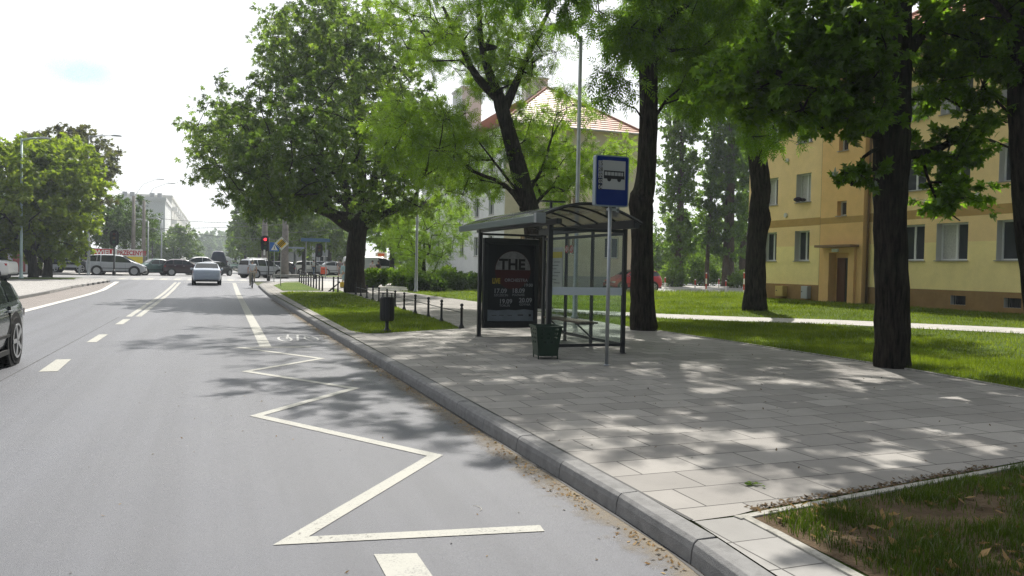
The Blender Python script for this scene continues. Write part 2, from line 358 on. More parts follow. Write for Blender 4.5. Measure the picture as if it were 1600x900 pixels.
# ---------------------------------------------------------------- the ground, the street, pavements
def sheet(name, poly, off, m, kind='structure', wall=0, parent=None, fine=1.0):
    bm = bmesh.new(); bm.faces.new([bm.verts.new((x, y, 0)) for x, y in poly])
    xs = [p[0] for p in poly]; ys = [p[1] for p in poly]
    def cut(co, no): bmesh.ops.bisect_plane(bm, geom=bm.verts[:]+bm.edges[:]+bm.faces[:], plane_co=co, plane_no=no, dist=1e-5)
    for y in np.arange(33, 76.1, fine):
        if min(ys) < y < max(ys): cut((0, y, 0), (0, 1, 0))
    if max(xs) > 14 and min(ys) < 44:
        for x in np.arange(14, 24.1, fine):
            if min(xs) < x < max(xs): cut((x, 0, 0), (1, 0, 0))
    for v in bm.verts: v.co.z = float(T0(v.co.x, v.co.y)) + off
    if wall:
        bd = [e for e in bm.edges if e.is_boundary]
        r = bmesh.ops.extrude_edge_only(bm, edges=bd)
        for v in [g for g in r['geom'] if isinstance(g, bmesh.types.BMVert)]: v.co.z -= wall
    bmesh.ops.recalc_face_normals(bm, faces=bm.faces)
    me = bpy.data.meshes.new(name); bm.to_mesh(me); bm.free(); me.materials.append(m)
    for p in me.polygons:
        if p.normal.z < -.5: me.flip_normals(); break
    o = bpy.data.objects.new(name, me); COL.objects.link(o)
    if kind: o['kind'] = kind
    return o
M_GROUND = mat('far_ground', (.10, .11, .06), .95, .1, var=.3, scale=.3)
sheet('ground', [(-900, -80), (900, -80), (900, 2500), (-900, 2500)], -.06, M_GROUND)
sheet('road', [(-9.0, -40), (2.86, -40), (2.86, 66), (-9.0, 66)], 0, M_ASPH)
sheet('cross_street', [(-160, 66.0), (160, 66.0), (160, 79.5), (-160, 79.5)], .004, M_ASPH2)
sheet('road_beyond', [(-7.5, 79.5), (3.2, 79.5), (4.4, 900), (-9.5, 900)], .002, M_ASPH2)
sheet('pavement_beyond', [(3.6, 80), (120, 80), (120, 900), (4.8, 900)], .10, M_COBB, wall=.2)
sheet('pavement_beyond_left', [(-120, 80), (-7.9, 80), (-9.9, 900), (-120, 900)], .10, M_COBB, wall=.2)
sheet('left_pavement', [(-60, -40), (-8.6, -40), (-7.9, 36), (-7.7, 52), (-6.9, 62), (-7.6, 64.5), (-60, 65.5)], .11, M_COBB, wall=.2)
sheet('layby', [(-8.5, 20), (-5.95, 20), (-5.95, 58), (-6.9, 61), (-7.65, 52), (-7.9, 36)], .004, M_COBB2)
# the far left kerb, a low broken line
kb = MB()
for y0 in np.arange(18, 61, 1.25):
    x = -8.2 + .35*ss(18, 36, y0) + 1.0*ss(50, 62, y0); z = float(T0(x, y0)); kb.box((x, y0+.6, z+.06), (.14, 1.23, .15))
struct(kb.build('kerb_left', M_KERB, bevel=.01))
sheet('lawn', [(2.9, -12), (95, -12), (95, 64.5), (8, 64.5), (4.6, 62.5), (2.95, 57)], PAV, M_LAWN, wall=.25)
# paving on the right-hand side
KX = 2.90
PAD = [(KX, 4.28), (3.24, 4.30), (3.44, 4.36), (5.65, 4.68), (7.5, 4.95), (9.0, 5.15), (10.55, 5.35), (10.75, 7.0), (10.95, 8.6), (11.2, 11), (11.2, 15), (11.1, 18.6), (11.3, 23.5), (11.45, 28), (11.55, 35.6), (11.25, 42), (11.0, 47), (9.2, 51.8), (7.3, 52), (7.05, 42.7), (6.85, 35), (6.55, 28), (6.38, 22.4), (6.1, 19.75), (3.75, 18.55), (3.25, 18.45), (3.12, 19.0), (3.14, 25), (3.30, 40), (3.38, 45.4), (3.9, 46.3), (6.6, 46.2), (7.0, 52), (6.5, 62.6), (4.6, 62.3), (3.5, 60), (2.95, 56.5), (KX, 50)]
sheet('pavement', PAD, PAV+.008, M_SLAB)
STRIP = [(KX-.42, 0), (2.82, 0), (3.20, 3.3), (3.24, 4.27), (KX, 4.27)]
sheet('pavement_strip', STRIP, PAV+.008, M_SLAB2)
PATH = [(11.45, 31.5), (11.4, 27.8), (14.38, 23.16), (17.49, 18.81), (19.23, 14.05), (19.6, 6), (20.7, 6), (20.4, 14.83), (18.51, 19.91), (15.63, 25.19)]
sheet('path', PATH, PAV+.012, M_PATH)
SECOND = [(3.9, 46.3), (6.0, 47.2), (5.95, 61), (5.0, 60), (3.7, 55)]
sheet('second_lawn', [(3.75, 47.6), (6.0, 48.0), (6.0, 61.3), (4.9, 60.6), (3.75, 55.5)], PAV+.02, M_LAWN)
sheet('corner_pavement', [(6.5, 62.6), (6.3, 52.0), (9.2, 51.8), (11.3, 48), (13, 56), (60, 57.5), (60, 64.3), (8, 64.3)], PAV+.014, M_PATH)
sheet('car_park', [(22, 50.2), (60, 50.2), (60, 56.5), (22, 56.5)], PAV+.016, M_ASPH2)
sheet('far_lawn', [(7, 84), (16, 84), (16, 90), (7, 90)], .13, M_LAWN)
sheet('left_lawn', [(-20, 66), (-9.4, 66), (-9.2, 67), (-20, 67)], .10, M_LAWN)
sheet('tree_lawn', [(-30, 58.5), (-12.6, 62), (-9.2, 62.5), (-9.4, 64.8), (-30, 64.8)], .13, M_LAWN)
# kerb of separate stones with a battered face
def kerb_run(name, pts, step, prof, m, gap=.008):
    k = MB(); P = [Vector((x, y, 0)) for x, y in pts]
    seg = []; L = 0
    for a, b in zip(P, P[1:]): seg.append((L, (b-a).length, a, b)); L += (b-a).length
    def at(s):
        for l, n, a, b in seg:
            if s <= l+n+1e-6: return a+(b-a)*((s-l)/n), (b-a).normalized()
        return seg[-1][3], (seg[-1][3]-seg[-1][2]).normalized()
    s = 0
    while s < L-.1:
        a, d = at(s+gap/2); b, d2 = at(min(L, s+step-gap/2)); d = (b-a).normalized(); r = Vector((d.y, -d.x, 0)); o = len(k.v); dz = random.uniform(-.003, .003)
        n = len(prof)
        for q in (a, b):
            z0 = float(T0(q.x, q.y))
            for x, z in prof: w_ = q+r*x; k.v.append((w_.x, w_.y, z0+z+dz))
        k.f += [tuple(o+i for i in range(n)), tuple(o+n+i for i in range(n))[::-1]] + [(o+i, o+n+i, o+n+(i+1) % n, o+(i+1) % n) for i in range(n)]; k.m += [0]*(n+2)
        s += step
    return struct(k.build(name, m, bevel=.004))
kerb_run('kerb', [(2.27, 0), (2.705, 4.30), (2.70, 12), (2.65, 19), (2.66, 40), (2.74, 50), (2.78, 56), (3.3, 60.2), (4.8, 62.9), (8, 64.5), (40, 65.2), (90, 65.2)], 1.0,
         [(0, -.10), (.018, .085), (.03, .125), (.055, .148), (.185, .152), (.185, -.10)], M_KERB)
ED = [(0, -.05), (0, .025), (.06, .025), (.06, -.05)]
def edge_run(name, pts, h=.022): kerb_run(name, pts, 1.0, [(0, -.02), (0, PAV+h), (.065, PAV+h), (.065, -.02)], M_KERB2, .006)
edge_run('edging_border', [(11.10, 19.5), (11.1, 18.5), (11.21, 15), (11.21, 11), (10.95, 8.6), (10.75, 7.0), (10.52, 5.3)][::-1], .03)
edge_run('edging_front', [(3.2, 4.27), (3.44, 4.30), (5.65, 4.62), (7.5, 4.89), (9.0, 5.09), (10.6, 5.3)], .02)
edge_run('edging_strip', [(2.75, 0), (3.20, 3.3), (3.24, 4.24)], .02)
edge_run('edging_lawn', [(3.12, 44), (3.08, 25), (3.05, 19.2), (3.10, 18.6), (3.3, 18.4)][::-1], .016)
# joint behind the kerb
sheet('kerb_gap', [(2.675, 4.3), (2.71, 4.3), (2.705, 12), (2.655, 19), (2.63, 19), (2.675, 12)], .0055, M_BLACK)
sheet('kerb_gap', [(2.25, .2), (2.28, .2), (2.71, 4.3), (2.68, 4.3)], .0055, M_BLACK)
sheet('kerb_joint', [(2.885, 4.3), (2.915, 4.3), (2.905, 12), (2.86, 19), (2.845, 19), (2.88, 12)], PAV+.0095, M_BLACK)
sheet('soil_patch', [(3.32, 4.22), (3.3, 3.3), (2.9, 0), (14, 0), (12, 5.2), (10.5, 5.28), (7.5, 4.86), (5.65, 4.59), (3.46, 4.27)], PAV+.006, M_SOIL)
# ---------------------------------------------------------------- road markings
def strip_poly(pts, wd):
    P = [Vector(p) for p in pts]; Lf = []; Rt = []
    for i, p in enumerate(P):
        a = (p-P[i-1]).normalized() if i else (P[1]-P[0]).normalized(); b = (P[i+1]-p).normalized() if i < len(P)-1 else a
        na = Vector((-a.y, a.x)); nb = Vector((-b.y, b.x)); m_ = (na+nb); 
        if m_.length < 1e-4: m_ = na
        m_.normalize(); k = min(6.5, 1/max(.1, m_.dot(na)))
        Lf.append(p+m_*wd/2*k); Rt.append(p-m_*wd/2*k)
    return Lf, Rt
def mark(quads, name='road_marking', m=None, off=.005):
    k = MB()
    for q in quads:
        q = [tuple(p) for p in q]
        ylo = min(p[1] for p in q); yhi = max(p[1] for p in q)
        if len(q) == 4 and yhi-ylo > 3 and yhi > 40:      # long line on the slope: cut along its length
            a, b, c, d = [Vector(p) for p in q]; n = int((yhi-ylo)/1.0)+1
            for i in range(n):
                s, e = i/n, (i+1)/n
                vs = [a.lerp(d, s), b.lerp(c, s), b.lerp(c, e), a.lerp(d, e)]
                k.add([(p.x, p.y, float(T0(p.x, p.y))+off) for p in vs], [(0, 1, 2, 3)])
        else: k.add([(p[0], p[1], float(T0(p[0], p[1]))+off) for p in q], [tuple(range(len(q)))])
    o = k.build(name, m or M_PAINT); 
    for p in o.data.polygons:
        if p.normal.z < 0: p.flip()
    return struct(o)
ZZ = [(2.085, 4.84), (.47, 5.09), (1.93, 7.02), (.47, 9.43), (1.88, 11.2), (.50, 13.35), (1.88, 14.9), (.50, 17.15), (1.93, 17.05)]
Lf, Rt = strip_poly(ZZ, .125)
mark([(Lf[i], Rt[i], Rt[i+1], Lf[i+1]) for i in range(len(ZZ)-1)], 'zigzag_marking')
mark([[(.92, 3.1), (1.17, 3.1), (1.17, 4.64), (.92, 4.70)]], 'lane_dash')
mark([[(.905, 17.25), (1.14, 17.2), (1.52, 62), (1.26, 62)]], 'cycle_lane_line')
qs = [[(-2.53, 13.95), (-2.27, 13.95), (-2.33, 15.6), (-2.56, 15.6)]]
for a, b in ((18.75, 20.7), (23.9, 26.0)): qs.append([(-2.52, a), (-2.33, a), (-2.33, b), (-2.52, b)])
mark(qs, 'lane_dash')
mark([[(-2.57, 27.2), (-2.40, 27.2), (-2.52, 62), (-2.70, 62)], [(-2.30, 27.2), (-2.13, 27.2), (-2.25, 62), (-2.43, 62)]], 'double_line')
mark([[(-6.02, 16), (-5.76, 16), (-5.76, 50), (-6.04, 50)], [(-6.04, 50), (-5.76, 50), (-6.28, 62), (-6.58, 62)]], 'edge_line', mat('fresh_road_paint', (.50, .49, .46), .6), .009)
mark([[(-2.1, 62.6), (2.5, 62.9), (2.5, 63.4), (-2.1, 63.1)]], 'stop_line')
mark([[(x, 66.6), (x+.5, 66.6), (x+.5, 70.6), (x, 70.6)] for x in np.arange(-7.0, 3.0, 1.0)], 'crosswalk')
# worn bicycle symbol in the cycle lane
bc = []
def ring2(cx, cy_, rx, ry, wd, n=14):
    for i in range(n):
        a0, a1 = 2*math.pi*i/n, 2*math.pi*(i+1)/n
        bc.append([(cx+(rx-wd)*math.cos(a0), cy_+(ry-wd)*math.sin(a0)), (cx+rx*math.cos(a0), cy_+ry*math.sin(a0)), (cx+rx*math.cos(a1), cy_+ry*math.sin(a1)), (cx+(rx-wd)*math.cos(a1), cy_+(ry-wd)*math.sin(a1))])
ring2(1.55, 18.95, .17, .62, .055); ring2(2.15, 18.95, .17, .62, .055)
def bl(a, b, wd=.05):
    l, r = strip_poly([a, b], wd); bc.append([l[0], r[0], r[1], l[1]])
bl((1.60, 19.0), (1.72, 20.1)); bl((1.74, 20.05), (2.03, 20.0)); bl((2.06, 19.7), (2.13, 19.05)); bl((1.8, 18.5), (1.93, 19.95)); bl((2.02, 20.7), (2.2, 20.6)); 
mark(bc, 'bicycle_marking', M_PAINTW, .006)
# dust and sand swept against the kerb, a seam in the asphalt
M_DUST = mat('gutter_dust', (.30, .26, .20), .95, .1, col2=(.17, .16, .15), scale=9, detail=8)
def dustmat():
    m, t, b, v = newmat('gutter_dust_edge'); t.nodes.remove(b)
    o = [n for n in t.nodes if n.type == 'OUTPUT_MATERIAL'][0]
    d = t.nodes.new('ShaderNodeBsdfDiffuse'); d.inputs[0].default_value = (.25, .215, .165, 1); tr = t.nodes.new('ShaderNodeBsdfTransparent'); mx = t.nodes.new('ShaderNodeMixShader')
    sx = t.nodes.new('ShaderNodeSeparateXYZ'); t.links.new(v, sx.inputs[0])
    e = ramp2(t, sx.outputs[0], 2.15, 2.72, -.42, .42); n_ = noise(t, v, 5, 7, .75)
    a = t.nodes.new('ShaderNodeMath'); a.operation = 'ADD'; t.links.new(e, a.inputs[0]); t.links.new(n_, a.inputs[1])
    t.links.new(ramp2(t, a.outputs[0], .48, .95, 0, .85), mx.inputs[0]); t.links.new(tr.outputs[0], mx.inputs[1]); t.links.new(d.outputs[0], mx.inputs[2]); t.links.new(mx.outputs[0], o.inputs[0]); return m
sheet('gutter_dust', [(1.75, 2.5), (2.60, 2.5), (2.70, 4.3), (2.70, 12), (2.65, 19), (2.66, 40), (2.1, 40), (2.05, 19)], .0035, dustmat())
M_SEAM = mat('bitumen_seam', (.07, .07, .07), .8, .3)
mark([[(-2.9, 3), (-2.885, 3), (-2.74, 27), (-2.755, 27)]], 'asphalt_seam', M_SEAM, .003)

# ---------------------------------------------------------------- grass, leaf litter
def pip(poly, X, Y):
    c = np.zeros(len(X), bool); n = len(poly)
    for i in range(n):
        x0, y0 = poly[i]; x1, y1 = poly[(i+1) % n]
        k = ((y0 > Y) != (y1 > Y)) & (X < (x1-x0)*(Y-y0)/((y1-y0) or 1e-9)+x0); c ^= k
    return c
def blades(name, X, Y, off, h, wd, m, lean=.45, kind='stuff', label=None, seg=1):
    n = len(X); Z = T0(X, Y)+off; a = rng.uniform(0, 2*np.pi, n); hh = h*rng.uniform(.4, 1.15, n); la = rng.uniform(0, 2*np.pi, n); ll = hh*lean*rng.uniform(.1, 1, n)
    dx, dy = np.cos(a)*wd/2, np.sin(a)*wd/2; lx, ly = np.cos(la)*ll, np.sin(la)*ll
    b = np.stack([X, Y, Z], 1); d = np.stack([dx, dy, 0*dx], 1); mid = b+np.stack([lx*.35, ly*.35, hh*.62], 1); top = b+np.stack([lx, ly, hh], 1)
    if seg == 1:
        V = np.stack([b-d, b+d, top+d*.15, top-d*.15], 1).reshape(-1, 3); F = np.arange(4*n).reshape(n, 4)
    else:
        V = np.stack([b-d, b+d, mid+d*.8, mid-d*.8, top+d*.1, top-d*.1], 1).reshape(-1, 3); k = np.arange(n)[:, None]*6
        F = np.concatenate([k+[0, 1, 2, 3], k+[3, 2, 4, 5]], 0)
    o = npmesh(name, V, F, m); o['kind'] = kind
    return o
def clumpf(X, Y, s, seed=0):
    return .5+.25*np.sin(X*s+seed)*np.cos(Y*s*1.3+seed*2)+.25*np.sin((X+Y)*s*.6+seed*3)*np.cos((X-Y)*s*.9)
# near corner: long tufts with bare soil between
n = 75000; X = rng.uniform(3.1, 8.5, n); Y = rng.uniform(1.8, 4.95, n)
bnd = np.where(Y < 4.2, 3.32+.02*(Y-4.2), 3.35)
keep = (X > bnd+.02+rng.uniform(0, .12, n)) & (Y < 4.24+(X-3.3)*.148-rng.uniform(0, .1, n))
bare = np.exp(-(((X-4.55)/.75)**2+((Y-3.95)/.32)**2)) ; cf = clumpf(X, Y, 6.0, 1.3)
keep &= (rng.uniform(0, 1, n) < np.clip(cf*1.5+.2-bare*.95, .08, 1))
edgeb = 1-.55*np.exp(-((Y-(4.24+(X-3.3)*.148))/.12)**2)
blades('tall_grass', X[keep], Y[keep], PAV, .080*(.45+cf[keep])*(.55+.45*edgeb[keep]), .0050, L_TURF, .6, seg=2)
def lawn_blades(name, box, n, h, wd, excl=(), incl=None, off=PAV, seed=0, dens=None):
    X = rng.uniform(box[0], box[1], n); Y = rng.uniform(box[2], box[3], n); k = np.ones(n, bool)
    if incl: k &= pip(incl, X, Y)
    for e in excl: k &= ~pip(e, X, Y)
    cf = clumpf(X, Y, 1.7, seed)*.6+clumpf(X, Y, 5.1, seed+1)*.4
    k &= rng.uniform(0, 1, n) < np.clip(.25+cf*1.2, 0, 1)
    return blades(name, X[k], Y[k], off, h*(.5+cf[k]), wd, L_GRASS, .6)
EXC = [PAD, PATH]
lawn_blades('grass', (10.6, 14.5, 5.4, 14), 52000, .075, .008, EXC)
lawn_blades('grass', (10.6, 17, 13, 24), 46000, .075, .011, EXC)
lawn_blades('grass', (14, 26, 10, 34), 66000, .075, .018, EXC)
lawn_blades('grass', (11, 24, 24, 50), 26000, .09, .03, EXC)
LL = [(3.15, 18.7), (3.75, 18.65), (6.05, 19.85), (6.35, 22.4), (6.5, 28), (6.8, 35), (7.0, 42.7), (6.6, 46), (3.9, 46), (3.35, 44), (3.2, 25)]
lawn_blades('grass', (3.1, 7.1, 18.6, 30), 30000, .07, .016, (), LL)
lawn_blades('grass', (3.1, 7.1, 30, 46), 10000, .08, .035, (), LL)
# rough weeds by the car park edge
lawn_blades('weeds', (20, 38, 40, 49.5), 9000, .28, .06, EXC)
def flat_leaves(name, X, Y, off, size, m, curl=.5, kind='stuff'):
    n = len(X); a = rng.uniform(0, 2*np.pi, n); s = size*rng.uniform(.45, 1.2, n); t = rng.uniform(-curl, curl, n); t2 = rng.uniform(-curl, curl, n)
    u = np.stack([np.cos(a), np.sin(a), t], 1)*s[:, None]; v = np.stack([-np.sin(a), np.cos(a), t2], 1)*(s*.5)[:, None]
    c = np.stack([X, Y, T0(X, Y)+off+np.abs(t)*s*.5+.004], 1)
    V = np.stack([c-u, c-v*.9+u*.1, c+u, c+v*.9+u*.1], 1).reshape(-1, 3)
    o = npmesh(name, V, np.arange(4*n).reshape(n, 4), m); o['kind'] = kind; return o
n = 2400; Y = 3+rng.uniform(0, 1, n)**1.3*26; X = 2.66-np.abs(rng.normal(0, .085, n))
X = np.where(Y < 4.3, X-(4.3-Y)*.1, X); k = rng.uniform(0, 1, n) < np.clip(clumpf(X*0, Y, 3.1, .4)*1.9-.55, .04, 1)
flat_leaves('leaf_litter', X[k], Y[k], 0, .021, L_DRY)
n = 900; X = rng.uniform(3.4, 6.2, n); Y = 4.36+(X-3.4)*.148+rng.normal(0, .035, n)
flat_leaves('leaf_litter', X, Y, PAV+.008, .018, mat('dark_litter', (.05, .038, .025), .9, .1, col2=(.16, .11, .06), scale=60))
n = 260; X = rng.uniform(3.4, 6, n); Y = rng.uniform(2.6, 4.3, n)
flat_leaves('leaf_litter', X, Y, PAV+.02, .04, L_DRY, .8)
n = 170; X = rng.uniform(3, 10.5, n); Y = rng.uniform(5, 18, n)
flat_leaves('leaf_litter', X, Y, PAV+.008, .02, mat('dark_litter', (.05, .038, .025)), .7)
n = 60; X = rng.uniform(-1, 2.4, n); Y = rng.uniform(4, 14, n)
flat_leaves('leaf_litter', X, Y, 0, .014, L_DRY, .7)
# ---------------------------------------------------------------- trees
def rhomb(ang, L, W, x0=0, y0=0, dz=0, tip=1.0):
    c, s = math.cos(ang), math.sin(ang); P = [(0, 0, 0), (L*.5, -W/2, dz*.4), (L*tip, 0, dz), (L*.5, W/2, dz*.4)]
    return [(x0+x*c-y*s, y0+x*s+y*c, z) for x, y, z in P]
TPL = {}
TPL['simple'] = np.array([rhomb(0, 1, .6)])
TPL['palm'] = np.array([rhomb(R_(a), l, .34, dz=d) for a, l, d in ((-95, .6, -.15), (-48, .85, -.22), (0, 1, -.28), (48, .85, -.22), (95, .6, -.15))])
TPL['maple'] = np.array([rhomb(R_(a), l, w_, dz=d) for a, l, w_, d in ((-105, .50, .34, -.10), (-52, .82, .42, -.05), (0, 1, .46, -.16), (52, .82, .42, -.07), (105, .50, .34, -.12))])
TPL['pinn'] = np.array([rhomb(R_(s*62), .30, .13, x0=x, dz=-.05-.04*x) for x in (.15, .38, .61, .84) for s in (-1, 1)] + [rhomb(0, .3, .13, x0=.95, dz=-.1)])
TPL['ash'] = np.array([rhomb(R_(s*48), .48, .13, x0=x, dz=-.10) for x in (.12, .42, .72) for s in (-1, 1)] + [rhomb(0, .5, .14, x0=.85, dz=-.14)])
def leaf_mesh(name, P, D, Nn, S, tpl, m, parent):
    t = TPL[tpl]; D = D/np.linalg.norm(D, axis=1, keepdims=True); Wv = np.cross(Nn, D); Wv /= np.linalg.norm(Wv, axis=1, keepdims=True)+1e-9; Nn = np.cross(D, Wv)
    tv = t.reshape(-1, 3)
    V = P[:, None, :] + S[:, None, None]*(tv[None, :, 0:1]*D[:, None, :] + tv[None, :, 1:2]*Wv[:, None, :] + tv[None, :, 2:3]*Nn[:, None, :])
    V = V.reshape(-1, 3); return npmesh(name, V, np.arange(len(V)).reshape(-1, 4), m, parent=parent)
def E(px, py, Y, rpx, rpz, ry, n, lp=1.0):
    c = AY(px, py, Y); dep = c[0]*.354+c[1]*.935
    return (c, (rpx*dep/FPX, ry, rpz*dep/FPX), n, lp)
def Wd(x, y, z, rx, ry, rz, n, lp=1.0): return ((x, y, z), (rx, ry, rz), n, lp)
def tree(name, label, cat, trunk, env, tpl, lmat, lsize, nleaf, pr, group=None, limbs=(), bark=None, droop=.35, twigs=10, upn=1.0, sides=10, base=None, seed=1, ntw=9, spread=.8):
    """trunk/limbs: lists of ((x,y,z), r); env: ellipsoids to fill with clumps of leaves"""
    rg = np.random.default_rng(seed); bark = bark or M_BARK
    b0 = trunk[0][0]; root = thing(name, (b0[0], b0[1], b0[2]-.02), label, cat, group)
    nodes = [Vector(p) for p, r in trunk]; par = [-1]+list(range(len(trunk)-1)); rad = [r for p, r in trunk]
    for lb in limbs:      # a limb starts at the nearest trunk node
        s = min(range(len(nodes)), key=lambda i: (nodes[i]-Vector(lb[0][0])).length)
        for p, r in lb:
            nodes.append(Vector(p)); par.append(s); rad.append(r); s = len(nodes)-1
    puffs = []
    for c, r, n, lp in env:
        c = np.array(c); r = np.array(r); k = 0; tries = 0
        while k < n and tries < n*30:
            tries += 1; d = rg.normal(size=3); d /= np.linalg.norm(d); q = c+d*r*rg.uniform(0, 1)**(1/2.6)
            if any((abs(q-p_[0]) < pr*spread).all() for p_ in puffs): continue
            puffs.append((q, pr*rg.uniform(.7, 1.25), lp)); k += 1
    nfix = len(nodes)
    tb = nodes[0]
    puffs.sort(key=lambda p_: min((nodes[i]-Vector(p_[0])).length for i in range(1, nfix)))
    NP = [list(v) for v in nodes]
    for q, r, lp in puffs:
        A = np.array(NP[1:] if nfix > 1 else NP); dv = q-A; dist = np.linalg.norm(dv, axis=1)
        cost = dist*(1+.9*np.clip(-dv[:, 2]/(dist+.01)+.15, 0, 1)) ; s = int(np.argmin(cost))+1
        a = np.array(NP[s]); L = np.linalg.norm(q-a); ns = 1 if L < pr*1.2 else (2 if L < 3*pr else 4); prev = s
        j = rg.normal(size=(ns, 3))*L*.07
        for i in range(1, ns+1):
            t = i/ns; p = a+(q-a)*t + (j[i-1] if i < ns else 0) + np.array([0, 0, math.sin(t*math.pi)*L*.10])
            NP.append(list(p)); par.append(prev); rad.append(None); prev = len(NP)-1
    n = len(NP); cnt = [1]*n
    for i in range(n-1, -1, -1):
        if par[i] >= 0: cnt[par[i]] += cnt[i]
    rmin = max(.008, pr*.014)
    for i in range(n):
        if rad[i] is None: rad[i] = rmin*cnt[i]**.48
    for i in range(nfix, n):
        if rad[par[i]] is not None: rad[i] = min(rad[i], rad[par[i]]*.85)
    mb = MB()
    tk = [nodes[i] for i in range(len(trunk))]; tr_ = [rad[i] for i in range(len(trunk))]
    def smooth(ps, rs, m=4):
        P = []; Q = []
        for i in range(len(ps)-1):
            p0 = ps[max(i-1, 0)]; p1 = ps[i]; p2 = ps[i+1]; p3 = ps[min(i+2, len(ps)-1)]
            for k in range(m):
                t = k/m; P.append(.5*((2*p1)+(p2-p0)*t+(2*p0-5*p1+4*p2-p3)*t*t+(3*p1-p0-3*p2+p3)*t**3)); Q.append(rs[i]*(1-t)+rs[i+1]*t)
        P.append(ps[-1]); Q.append(rs[-1]); return P, Q
    P, Q = smooth(tk, tr_); 
    if Q[0] > .15: P.insert(1, P[0]+(P[1]-P[0])*.35); Q.insert(1, Q[0]*.92); Q[0] *= 1.12
    mb.tube(P, Q, sides+4, jit=.05)
    k = len(trunk)
    for lb in limbs:
        ps = [Vector(NP[par[k]])]+[Vector(NP[k+i]) for i in range(len(lb))]; rs = [lb[0][1]]+[r for p, r in lb]
        P, Q = smooth(ps, rs, 3); mb.tube(P, Q, sides, jit=.04); k += len(lb)
    for i in range(nfix, n):
        a, b = Vector(NP[par[i]]), Vector(NP[i])
        if (b-a).length > 1e-3: mb.tube([a, b], [min(rad[par[i]], rad[i]*1.35), rad[i]], 6 if rad[i] > .04 else 4, cap=False)
    # twigs and leaves
    C = np.array([p_[0] for p_ in puffs]); Rr = np.array([p_[1] for p_ in puffs]); Lp = np.array([p_[2] for p_ in puffs])
    m_ = len(C); d = rg.normal(size=(m_, ntw, 3)); d /= np.linalg.norm(d, axis=2, keepdims=True); d[:, :, 2] *= .72
    ends = C[:, None, :]+d*(Rr[:, None, None]*rg.uniform(.55, 1.1, (m_, ntw, 1))); ends[:, :, 2] -= droop*.25*Rr[:, None]
    if twigs:
        for i in range(m_):
            for j_ in range(min(ntw, twigs)): mb.tube([C[i], (C[i]+ends[i, j_])/2+np.array([0, 0, .06*Rr[i]]), ends[i, j_]], [rmin*.7, rmin*.5, rmin*.25], 3, cap=False)
    trk = mb.build('trunk', bark, root, smooth=True, world=True)
    pid = rg.choice(m_, nleaf, p=Lp/Lp.sum()); tw = rg.integers(0, ntw, nleaf); t = rg.uniform(.3, 1.08, nleaf)**.8
    c = C[pid]; e = ends[pid, tw]; ax = e-c; pos = c+ax*t[:, None]+rg.normal(size=(nleaf, 3))*(Rr[pid]*.085)[:, None]
    D = ax/(np.linalg.norm(ax, axis=1, keepdims=True)+1e-6)+rg.normal(size=(nleaf, 3))*.75; D[:, 2] -= droop
    Nn = rg.normal(size=(nleaf, 3))*.6; Nn[:, 2] += upn
    leaf_mesh('crown', pos, D, Nn, lsize*rg.uniform(.6, 1.25, nleaf), tpl, lmat, root)
    return root
def pxpath(pts, Y):
    """[(px, py, r)] at depth Y (or (px, py, Y, r))"""
    o = []
    for p in pts:
        if len(p) == 4: o.append((AY(p[0], p[1], p[2]), p[3]))
        else: o.append((AY(p[0], p[1], Y), p[2]))
    return o
Y = 46.3
tree('chestnut_tree', 'huge broad-crowned chestnut with a thick forked trunk on the kerbside lawn', 'tree',
     pxpath([(555, 458, .72), (554, 430, .58), (556, 390, .55), (560, 350, .52), (561, 310, .42), (563, 250, .34), (560, 180, .25), (552, 110, .16), (540, 50, .08)], Y),
     [E(505, 205, 42, 185, 130, 8, 150), E(545, 110, 43.5, 130, 105, 7, 105), E(375, 225, 41, 75, 70, 5, 45), E(640, 240, 45, 85, 90, 5, 50), E(430, 295, 40, 80, 36, 5, 34), E(500, 60, 43, 80, 55, 5, 36), E(620, 322, 45, 70, 20, 3, 14), E(470, 230, 36.5, 100, 60, 4, 34)],
     'palm', L_CHEST, .21, 38000, 1.05, limbs=[pxpath([(546, 352, .42), (520, 335, 45.5, .34), (490, 322, 45, .27), (455, 300, 44, .2), (410, 270, 43, .12)], Y), pxpath([(572, 352, .3), (600, 335, 45.5, .22), (640, 318, 45, .14)], Y), pxpath([(575, 340, .3), (585, 280, .24), (600, 200, .15), (610, 120, .08)], Y), pxpath([(552, 345, .32), (535, 280, .26), (510, 200, .18), (480, 120, .1)], Y), pxpath([(556, 335, 44, .24), (520, 300, 41, .18), (500, 270, 38, .1)], Y)],
     droop=.6, seed=3)
Y = 29.5
